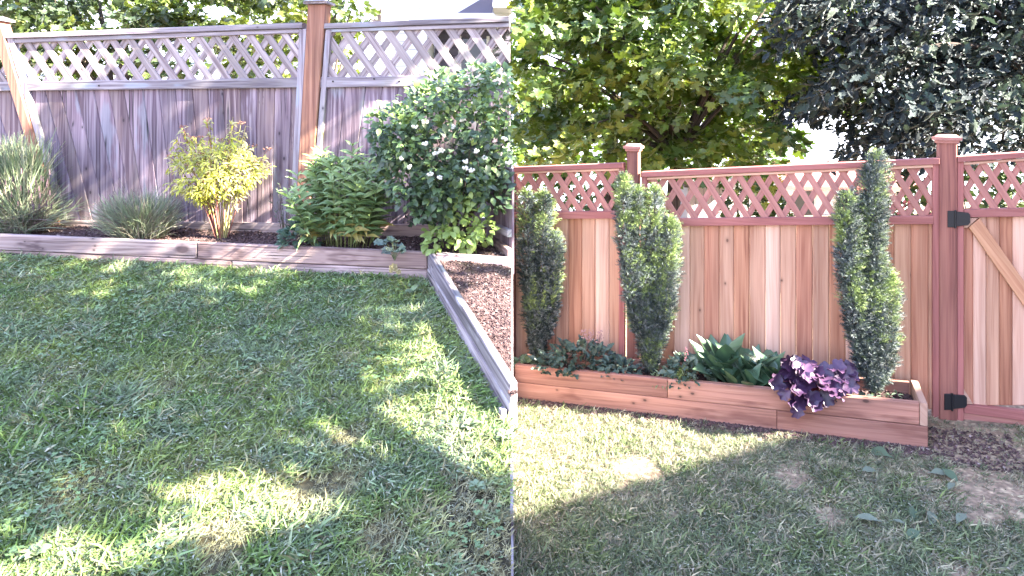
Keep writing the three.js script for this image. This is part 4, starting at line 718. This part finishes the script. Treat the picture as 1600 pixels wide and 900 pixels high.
function yew(label, basePx, spires, seed) {
  const R = rng(seed), b = plAt(basePx, -0.20), d = -b.z, s = d / FOC, t = thing('columnar_yew', label, 'shrub', b, 0, 'columnar yews in the cedar planter'), list = [];
  for (const [px, yTop, yFrom, hw] of spires) {
    const top = V((px - basePx) * s, at(0, yTop, d).y - b.y, (R() - 0.5) * 0.06), foot = V((px - basePx) * s * 0.12, 0, 0), h0 = at(0, yFrom, d).y - b.y, r = hw * s;
    const axis = (y) => { const f = clamp(y / top.y, 0, 1), e = 1 - Math.pow(1 - f, 2.2); return V(lerp(foot.x, top.x, e), y, top.z * f); };
    mesh('stem', tube([foot, axis(top.y * 0.4), axis(top.y * 0.97)], 0.012, 0.004, 5, 8), bark, t);
    const n = Math.round(3700 * top.y * r / 0.08);
    for (let i = 0; i < n; i++) {
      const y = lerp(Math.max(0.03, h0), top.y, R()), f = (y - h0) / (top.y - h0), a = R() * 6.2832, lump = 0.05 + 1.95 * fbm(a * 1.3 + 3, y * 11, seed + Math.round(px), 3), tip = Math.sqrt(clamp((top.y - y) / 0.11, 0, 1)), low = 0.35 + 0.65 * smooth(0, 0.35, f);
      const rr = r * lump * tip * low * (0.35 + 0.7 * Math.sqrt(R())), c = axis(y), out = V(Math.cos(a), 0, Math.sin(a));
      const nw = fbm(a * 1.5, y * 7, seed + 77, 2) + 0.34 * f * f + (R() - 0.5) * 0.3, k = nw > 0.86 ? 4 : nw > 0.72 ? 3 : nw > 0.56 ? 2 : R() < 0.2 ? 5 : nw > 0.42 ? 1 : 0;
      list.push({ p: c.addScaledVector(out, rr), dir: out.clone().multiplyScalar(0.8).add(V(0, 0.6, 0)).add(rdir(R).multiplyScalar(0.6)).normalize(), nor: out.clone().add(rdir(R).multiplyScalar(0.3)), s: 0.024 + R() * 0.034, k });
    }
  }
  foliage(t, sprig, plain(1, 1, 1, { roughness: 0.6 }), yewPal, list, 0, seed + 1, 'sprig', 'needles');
}
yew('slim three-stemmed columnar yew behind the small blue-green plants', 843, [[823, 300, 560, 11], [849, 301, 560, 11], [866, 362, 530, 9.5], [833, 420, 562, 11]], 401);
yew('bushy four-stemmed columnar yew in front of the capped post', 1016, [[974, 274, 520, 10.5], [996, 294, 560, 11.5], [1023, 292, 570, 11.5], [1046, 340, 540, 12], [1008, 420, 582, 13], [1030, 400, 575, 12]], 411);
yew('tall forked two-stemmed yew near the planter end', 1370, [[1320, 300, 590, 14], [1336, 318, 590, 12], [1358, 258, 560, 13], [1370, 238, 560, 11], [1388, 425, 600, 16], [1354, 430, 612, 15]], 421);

function mound(name, label, px, w, rx, h, rz, n, size, geo, palette, seed, nMesh, through = 0.25, cat = 'plant') {
  const R = rng(seed), b = plAt(px, w), t = thing(name, label, cat, b), list = [];
  for (let i = 0; i < n; i++) { const q = rdir(R); q.y = Math.abs(q.y); const f = Math.cbrt(0.3 + 0.7 * R()) * (0.75 + 0.5 * fbm(q.x * 3 + 5, q.z * 3, seed)); list.push({ p: V(q.x * rx * f, 0.02 + q.y * h * f, q.z * rz * f), dir: V(q.x, 0.15 + 0.3 * R(), q.z).add(rdir(R).multiplyScalar(0.6)).normalize(), nor: V(0, 1, 0.4).add(rdir(R).multiplyScalar(0.4)), s: size * (0.7 + 0.6 * R()), k: Math.floor(R() * palette.length) }); }
  for (let i = 0; i < 6; i++) { const a = R() * 6.28; mesh('stem', tube([V(0, 0, 0), V(Math.cos(a) * rx * 0.3, h * 0.4, Math.sin(a) * rz * 0.3), V(Math.cos(a) * rx * 0.6, h * 0.75, Math.sin(a) * rz * 0.6)], 0.003, 0.002, 4, 4), plain(0.12, 0.10, 0.06), t); }
  foliage(t, geo, leafMat(through, 0.5), palette, list, nMesh, seed + 1); return t;
}
const astCols = [[0.055, 0.095, 0.07], [0.075, 0.12, 0.085], [0.045, 0.075, 0.055], [0.10, 0.15, 0.10]];
{
  const R = rng(431);
  const a1 = mound('astilbe', 'blue-green toothed plant with faded pink plumes between two yews', 905, -0.16, 0.34, 0.24, 0.17, 300, 0.075, toothLeaf, astCols, 432, 200);
  for (let i = 0; i < 6; i++) { const x = (R() - 0.4) * 0.3, h = 0.28 + R() * 0.1; const s = mesh('plume_stem', tube([V(x * 0.6, 0.1, 0), V(x, h * 0.7, 0), V(x * 1.15, h, 0)], 0.002, 0.0015, 4, 4), plain(0.20, 0.12, 0.10), a1); const f = []; for (let k = 0; k < 14; k++) f.push(new THREE.IcosahedronGeometry(0.006, 0).translate(x * 1.1 + (R() - 0.5) * 0.05, h - 0.06 + R() * 0.08, (R() - 0.5) * 0.03)); mesh('plume', mergeGeometries(f), plain(0.42, 0.24, 0.22), s); }
  mound('astilbe', 'dark green toothed plant at the foot of the bushy yew', 965, -0.14, 0.16, 0.12, 0.14, 110, 0.06, toothLeaf, astCols, 436, 110);
  mound('pale_perennial', 'small pale green leafy plant under the slim yew', 820, -0.13, 0.09, 0.07, 0.10, 60, 0.06, ovalLeaf, [[0.16, 0.22, 0.11], [0.22, 0.28, 0.14]], 438, 60);
  const a2 = mound('astilbe', 'grey-green toothed plant with a pink flower beside the broad-leaved clump', 1078, -0.16, 0.19, 0.20, 0.17, 230, 0.06, toothLeaf, [[0.08, 0.13, 0.08], [0.12, 0.17, 0.11], [0.06, 0.10, 0.06], [0.17, 0.21, 0.13]], 440, 180);
  const f = []; for (let k = 0; k < 26; k++) { const y = R(); f.push(new THREE.IcosahedronGeometry(0.007, 0).translate(-0.03 + (R() - 0.5) * 0.04 * (1.1 - y), 0.19 + y * 0.1, 0.02 + (R() - 0.5) * 0.03)); } mesh('plume', mergeGeometries(f), plain(0.70, 0.33, 0.28), a2);
  mound('pale_perennial', 'low light green plant beside the stems of the bushy yew', 1040, -0.12, 0.11, 0.07, 0.12, 90, 0.05, slimLeaf, [[0.15, 0.21, 0.09], [0.20, 0.26, 0.11]], 442, 80);
  const fern = mound('trailing_fern', 'tuft of yellow-green fern fronds trailing over the planter edge', 1068, -0.055, 0.05, 0.12, 0.04, 90, 0.035, slimLeaf, [[0.20, 0.25, 0.04], [0.15, 0.20, 0.04]], 444, 90); fern.position.y += 0.03; 
}
// broad-leaved clump
{
  const R = rng(451), pal = [[0.055, 0.11, 0.055], [0.075, 0.14, 0.07], [0.045, 0.085, 0.048], [0.11, 0.18, 0.095]];
  [[1118, -0.22, 12, 0.36], [1142, -0.15, 12, 0.33], [1172, -0.26, 12, 0.35], [1170, -0.10, 11, 0.27], [1202, -0.24, 12, 0.34], [1218, -0.15, 10, 0.30], [1135, -0.30, 9, 0.40]].forEach(([px, w, n, len], i) => {
    const b = plAt(px, w), t = thing('broad_leaf_plant', 'rosette of broad dark green leaves ' + ['next to the toothed plant with the pink flower', 'standing at the planter edge near the pink flower', 'against the fence in the middle of the clump', 'smallest of the clump, low at the planter edge', 'against the fence behind the purple plant', 'at the planter edge touching the purple plant', 'tallest, rising behind the others by the fence'][i], 'plant', b, 0, 'broad-leaved rosettes'), list = [];
    for (let k = 0; k < n; k++) { const a = k * 2.4 + R(), tilt = 0.18 + 0.5 * (k / n), dir = V(Math.cos(a) * tilt, 1.05 - tilt * 0.5, Math.sin(a) * tilt * 0.8).normalize(); list.push({ p: V(Math.cos(a) * 0.015, 0, Math.sin(a) * 0.015), dir, nor: V(-Math.cos(a) * 0.8, 0.8, -Math.sin(a) * 0.8 + 0.5).add(rdir(R).multiplyScalar(0.3)), s: len * (0.75 + R() * 0.35), k: Math.floor(R() * 4) }); }
    foliage(t, [hostaLeaf, hostaLeaf2], leafMat(0.15, 0.35), pal, list, 99, 452 + i);
  });
}
// purple coral-bells spilling over the front edge
{
  const R = rng(471), b = plAt(1272, -0.12), t = thing('purple_heuchera', 'purple ruffled-leaf plant spilling over the front of the cedar planter', 'plant', b), list = [], stemM = plain(0.22, 0.035, 0.06), s = -b.z / FOC;
  const pts = []; for (let i = 0; i < 52; i++) { const a = R() * 6.283, r = Math.sqrt(R()); pts.push([1273 + Math.cos(a) * r * 42, 586 + Math.sin(a) * r * 28]); }
  pts.push([1228, 607], [1240, 618], [1252, 622], [1262, 612], [1270, 622], [1285, 616], [1246, 632], [1224, 596], [1300, 606], [1318, 598], [1320, 590], [1310, 578]);
  pts.forEach(([px, py], i) => {
    const front = py > 596 ? 0.03 + R() * 0.05 : (R() - 0.5) * 0.16 + 0.02, wz = PL.world(0, 0, 1).sub(PL.world(0, 0, 0));
    const dep = -b.z, p0 = at(px, py, dep - (py > 596 ? 0.13 : 0.04 + (R() - 0.5) * 0.14)); const p = p0.sub(b);
    const out = V(p.x, 0, Math.max(0.02, p.z)).normalize(), dir = out.clone().add(V(0, py > 605 ? -0.9 : -0.15, 0.3)).add(rdir(R).multiplyScalar(0.5)).normalize();
    mesh('leaf_stalk', tube([V(0, 0, 0), V(p.x * 0.5, Math.max(p.y * 0.6, 0.06) + 0.04, p.z * 0.4), p], 0.0025, 0.002, 4, 5), stemM, t);
    list.push({ p, dir, nor: V(0, py > 605 ? 0.4 : 0.8, 1).add(rdir(R).multiplyScalar(0.45)), s: 0.082 + R() * 0.045, k: Math.floor(R() * 4) });
  });
  foliage(t, heucheraLeaf, leafMat(0.12, 0.42), [[0.042, 0.018, 0.052], [0.055, 0.024, 0.064], [0.034, 0.012, 0.036], [0.08, 0.036, 0.08]], list, 99, 472);
}
mound('weed_seedling', 'tiny pale seedling in the bare soil near the planter end', 1392, -0.16, 0.07, 0.06, 0.06, 14, 0.06, slimLeaf, [[0.12, 0.18, 0.11], [0.17, 0.23, 0.15]], 481, 14);
mound('weed_seedling', 'small seedling in the soil under the forked yew', 1345, -0.10, 0.05, 0.04, 0.05, 9, 0.05, ovalLeaf, [[0.12, 0.17, 0.12]], 484, 9);

// ------------------------------------------------------------------ lawns
const tuft = (seed, n, spread, lean) => { const R = rng(seed), g = []; for (let i = 0; i < n; i++) { const a = R() * 6.28, b = bladeGeo([0.05, 0.042, 0.004], { curve: 0.5 + R() * lean, fold: 0.15 }), q = new THREE.Matrix4().makeRotationFromEuler(new THREE.Euler(0, 0, 0)); const dir = V(Math.cos(a) * (0.25 + R() * lean), 0.55 + R() * 0.5, Math.sin(a) * (0.25 + R() * lean)).normalize(); b.applyMatrix4(leafMatrix(V((R() - 0.5) * spread, 0, (R() - 0.5) * spread), dir, V(Math.cos(a + 2), 0.2, Math.sin(a + 2)).add(rdir(R).multiplyScalar(0.6)), 0.6 + R() * 0.6)); g.push(b); } return mergeGeometries(g); };
const tufts = [tuft(501, 9, 0.7, 0.7), tuft(502, 8, 0.8, 1.1), tuft(503, 9, 0.6, 0.45)];
const lawnPt = (px, py) => { const k = (px - 800) / FOC, v = (py - HOR) / FOC, d = (EYE - 0.99 + 0.208 * 5.05 - 0.027 * 0.7) / (v + 0.208 + 0.027 * k); return [k * d, d]; };
const yardPt = (px, py) => { const k = (px - 800) / FOC, v = (py - HOR) / FOC, d = (EYE + 0.12) / (v + 0.08 * k); return [k * d, d]; };
function lawn(name, label, pts, seed, mat) {
  const groups = [[], [], []]; pts.forEach((p, i) => groups[i % 3].push(p));
  const holder = new THREE.Group(); holder.name = name; tag(holder, label, 'grass', null, 'stuff'); scene.add(holder);
  groups.forEach((ls, gi) => { const R = rng(seed + gi), im = new THREE.InstancedMesh(tufts[gi], mat, ls.length), M = new THREE.Matrix4(), q = new THREE.Quaternion(); im.name = 'grass_blades'; im.userData.kind = 'stuff'; im.castShadow = im.receiveShadow = true;
    ls.forEach((p, i) => { q.setFromEuler(new THREE.Euler((R() - 0.5) * 0.5, R() * 6.283, (R() - 0.5) * 0.5)); const s = p.s; M.compose(p.p, q, V(s * (0.8 + R() * 0.4), s * (0.8 + 0.4 * R()), s * (0.8 + R() * 0.4))); im.setMatrixAt(i, M); const k = 0.5 + R() * R() * 1.5 + 0.1; im.setColorAt(i, RGB(p.c[0] * k, p.c[1] * k, p.c[2] * k)); }); holder.add(im); });
}
const mixc = (a, b, t) => [0, 1, 2].map((i) => lerp(a[i], b[i], t));
const grassMat = leafMat(0.25, 0.95);
{
  const R = rng(511), pts = [], dry = [[522, 748, 0.17], [735, 785, 0.20], [775, 850, 0.22], [265, 600, 0.10], [110, 770, 0.16], [470, 770, 0.12], [330, 850, 0.16], [120, 590, 0.10], [540, 680, 0.10], [600, 830, 0.10], [785, 890, 0.25]].map(([x, y, r]) => [...lawnPt(x, y), r]);
  const lush = [[130, 640, 0.28], [60, 700, 0.2], [430, 870, 0.2], [200, 880, 0.25], [700, 610, 0.2]].map(([x, y, r]) => [...lawnPt(x, y), r]);
  const A = [0.125, 0.205, 0.045], B = [0.21, 0.27, 0.07], C = [0.165, 0.23, 0.12], D = [0.34, 0.29, 0.16], E = [0.25, 0.28, 0.17];
  for (let i = 0; i < 39000; i++) {
    const d = Math.sqrt(lerp(2.0 * 2.0, 5.9 * 5.9, R())), x = -R() * (0.88 * d + 0.8); if (x > -0.012 || d > bedD(x) - 0.012 || (d > 3.36 && x > sideX(d) - 0.02)) continue;
    let dr = 0; for (const [sx, sd, r] of dry) dr = Math.max(dr, smooth(1.25, 0.35, Math.hypot(x - sx, d - sd) / r + 1.6 * (fbm(x * 9, d * 9, 512) - 0.5)));
    if (R() < dr * 0.3) continue;
    let lu = 0; for (const [sx, sd, r] of lush) lu = Math.max(lu, smooth(1.3, 0.3, Math.hypot(x - sx, d - sd) / r + (fbm(x * 7, d * 7, 513) - 0.5)));
    const n1 = fbm(x * 2.3, d * 2.3, 514), n2 = fbm(x * 6, d * 6, 515); let c = mixc(A, B, smooth(0.38, 0.66, n1)); c = mixc(c, C, smooth(0.45, 0.65, n2) * 0.8); const dead = R() < 0.09 + 0.3 * smooth(0.55, 0.75, fbm(x * 4, d * 4, 516)) ? 0.75 : 0; c = mixc(c, D, Math.max(dr * 0.75, dead)); if (R() < 0.14) c = mixc(c, E, 0.8);
    pts.push({ p: V(x, lawnY(x, d) - 0.012, -d), s: (0.048 + R() * 0.04) * (0.8 + 0.6 * n2) * (1 - 0.45 * dr) * (1 + 0.45 * lu), c });
  }
  lawn('upper_lawn_grass', 'lush green patchy grass of the upper lawn in front of the timber bed', pts, 517, grassMat);
  // clover leaves in the turf
  const cl = mergeGeometries([0, 1, 2].map((i) => bladeGeo([0.05, 0.30, 0.36, 0.2], { curve: 0.2, fold: 0.2, len: 0.8 }).rotateX(-1.25).rotateY(i * 2.094)));
  const im = [], R2 = rng(521);
  for (let i = 0; i < 9000; i++) { const d = Math.sqrt(lerp(2.2 * 2.2, 5.8 * 5.8, R2())), x = -R2() * 0.88 * d; if (x > -0.03 || d > bedD(x) - 0.03 || (d > 3.36 && x > sideX(d) - 0.04)) continue; const n = fbm(x * 1.8, d * 1.8, 522); if (R2() > smooth(0.46, 0.66, n + (d > 4.7 && x < -2 ? 0.12 : 0))) continue; im.push([x, d]); }
  const mm = new THREE.InstancedMesh(cl, leafMat(0.25, 0.6), im.length), M = new THREE.Matrix4(), q = new THREE.Quaternion();
  im.forEach(([x, d], i) => { q.setFromEuler(new THREE.Euler((R2() - 0.5) * 0.7, R2() * 6.28, (R2() - 0.5) * 0.7)); const s = 0.012 + R2() * 0.009; M.compose(V(x, lawnY(x, d) + 0.012 + R2() * 0.03, -d), q, V(s, s, s)); mm.setMatrixAt(i, M); const k = 0.8 + R2() * 0.4; mm.setColorAt(i, RGB(0.13 * k, 0.21 * k, 0.075 * k)); });
  mm.name = 'clover'; mm.castShadow = mm.receiveShadow = true; tag(mm, 'patches of small round clover leaves in the upper lawn', 'clover', null, 'stuff'); scene.add(mm);
}
{
  const R = rng(531), pts = [], bare = [[1530, 700, 0.42], [1570, 780, 0.40], [1300, 660, 0.0], [1290, 805, 0.12], [1540, 810, 0.14], [1000, 735, 0.16], [1240, 745, 0.12], [1500, 900, 0.12]].map(([x, y, r]) => [...yardPt(x, y), r || 0.01]);
  const A = [0.095, 0.145, 0.055], B = [0.16, 0.20, 0.09], C = [0.36, 0.32, 0.21], G = [0.11, 0.17, 0.038];
  const foot0 = PL.world(0, 0, 0), foot1 = PL.world(PL.L, 0, 0);
  for (let i = 0; i < 35000; i++) {
    const d = Math.sqrt(lerp(2.5 * 2.5, 5.5 * 5.5, R())), x = R() * (0.86 * d + 0.9); if (x < 0.02) continue;
    const fu = (x - foot0.x) / (foot1.x - foot0.x), lim = fu < 1 ? lerp(-foot0.z, -foot1.z, fu) - 0.02 : 4.62 - (x - 2.9) * 0.42; if (d > lim) continue;
    const near = smooth(0.2, 0.0, lim - d); if (R() < near * 0.85) continue;
    let dr = 0; for (const [sx, sd, r] of bare) dr = Math.max(dr, smooth(1.3, 0.3, Math.hypot(x - sx, (d - sd) * 0.9) / r + (fbm(x * 8, d * 8, 532) - 0.5)));
    if (R() < dr * 0.82) continue;
    const far = smooth(3.3, 4.4, d), n1 = fbm(x * 2.6, d * 2.6, 533), n2 = fbm(x * 7, d * 7, 534); let c = mixc(A, B, smooth(0.35, 0.65, n1)); c = mixc(c, G, smooth(0.55, 0.7, n2) * 0.8); c = mixc(c, C, R() < 0.22 + 0.25 * far + 0.4 * dr ? 0.85 : 0.1);
    pts.push({ p: V(x, groundY(x) - 0.004, -d), s: (0.05 + R() * 0.04) * (0.7 + 0.7 * n2) * (1 - 0.35 * far) * (1 - 0.4 * dr), c });
  }
  lawn('lower_lawn_grass', 'dry grey-green grass of the lower lawn in front of the cedar planter', pts, 537, grassMat);
}
// fallen leaves and weeds
{
  const R = rng(541), spots = [[1378, 826, 0.10, 0], [1456, 806, 0.10, 0], [1425, 800, 0.10, 1], [1450, 748, 0.10, 0], [1492, 762, 0.07, 0], [1395, 722, 0.14, 1], [1343, 744, 0.09, 0], [1510, 812, 0.09, 0], [1418, 830, 0.06, 0], [1440, 840, 0.09, 1], [1095, 815, 0.10, 2], [1470, 740, 0.10, 1]];
  const mats = [plain(0.12, 0.145, 0.10), plain(0.065, 0.10, 0.055), plain(0.22, 0.26, 0.10)];
  for (const [px, py, s, k] of spots) {
    const [x, d] = yardPt(px, py), m = mesh('fallen_leaf', k ? hostaLeaf2 : hostaLeaf, mats[k], scene), a = R() * 6.28;
    m.matrix.copy(leafMatrix(V(x, groundY(x) + 0.028 + R() * 0.01, -d), V(Math.cos(a), 0.08, Math.sin(a)), V((R() - 0.5) * 0.9, 1, 0.25), s * 1.35)); m.matrix.decompose(m.position, m.quaternion, m.scale);
    tag(m, ['pale grey-green wilted leaf lying on the lower lawn', 'dark green cut leaf lying on the lower lawn', 'yellow-green leaf lying in the shaded lower lawn'][k], 'leaf', k === 2 ? undefined : 'cut leaves on the lower lawn');
  }
  const weeds = [[55, 872, 0.075, 'pale broad-leaved weed in the grass at the left'], [745, 770, 0.05, 'small broad-leaved weed beside the bare patch of the upper lawn'], [735, 672, 0.07, 'yellow-green broad weed near the end of the side timber'], [645, 462, 0.09, 'pale weed rosette in the corner between the two timber walls'], [790, 690, 0.06, 'weed at the lower end of the side timber']];
  for (const [px, py, s, label] of weeds) {
    const [x, d] = lawnPt(px, py), t = thing('lawn_weed', label.replace(' at the left', ' beside a lush tuft of the upper lawn'), 'weed', V(x, lawnY(x, d), -d)), list = [];
    for (let i = 0; i < 16; i++) { const a = i * 0.7 + R() * 0.4; list.push({ p: V(Math.cos(a) * 0.02 * R(), 0.015 + 0.02 * R(), Math.sin(a) * 0.008), dir: V(Math.cos(a), 0.5 + R() * 0.4, Math.sin(a)).normalize(), nor: V(0, 1, 0.1).add(rdir(R).multiplyScalar(0.3)), s: s * (0.4 + R() * 0.5), k: i % 2 }); }
    foliage(t, ovalLeaf, leafMat(0.25, 0.6), [[0.17, 0.23, 0.12], [0.21, 0.27, 0.13]], list, 20, 545);
  }
}
const renderer = new THREE.WebGLRenderer({ antialias: true });
renderer.shadowMap.enabled = true; renderer.shadowMap.type = THREE.PCFSoftShadowMap;
renderer.toneMapping = THREE.LinearToneMapping; renderer.toneMappingExposure = EXPOSURE;
renderer.render(scene, camera);
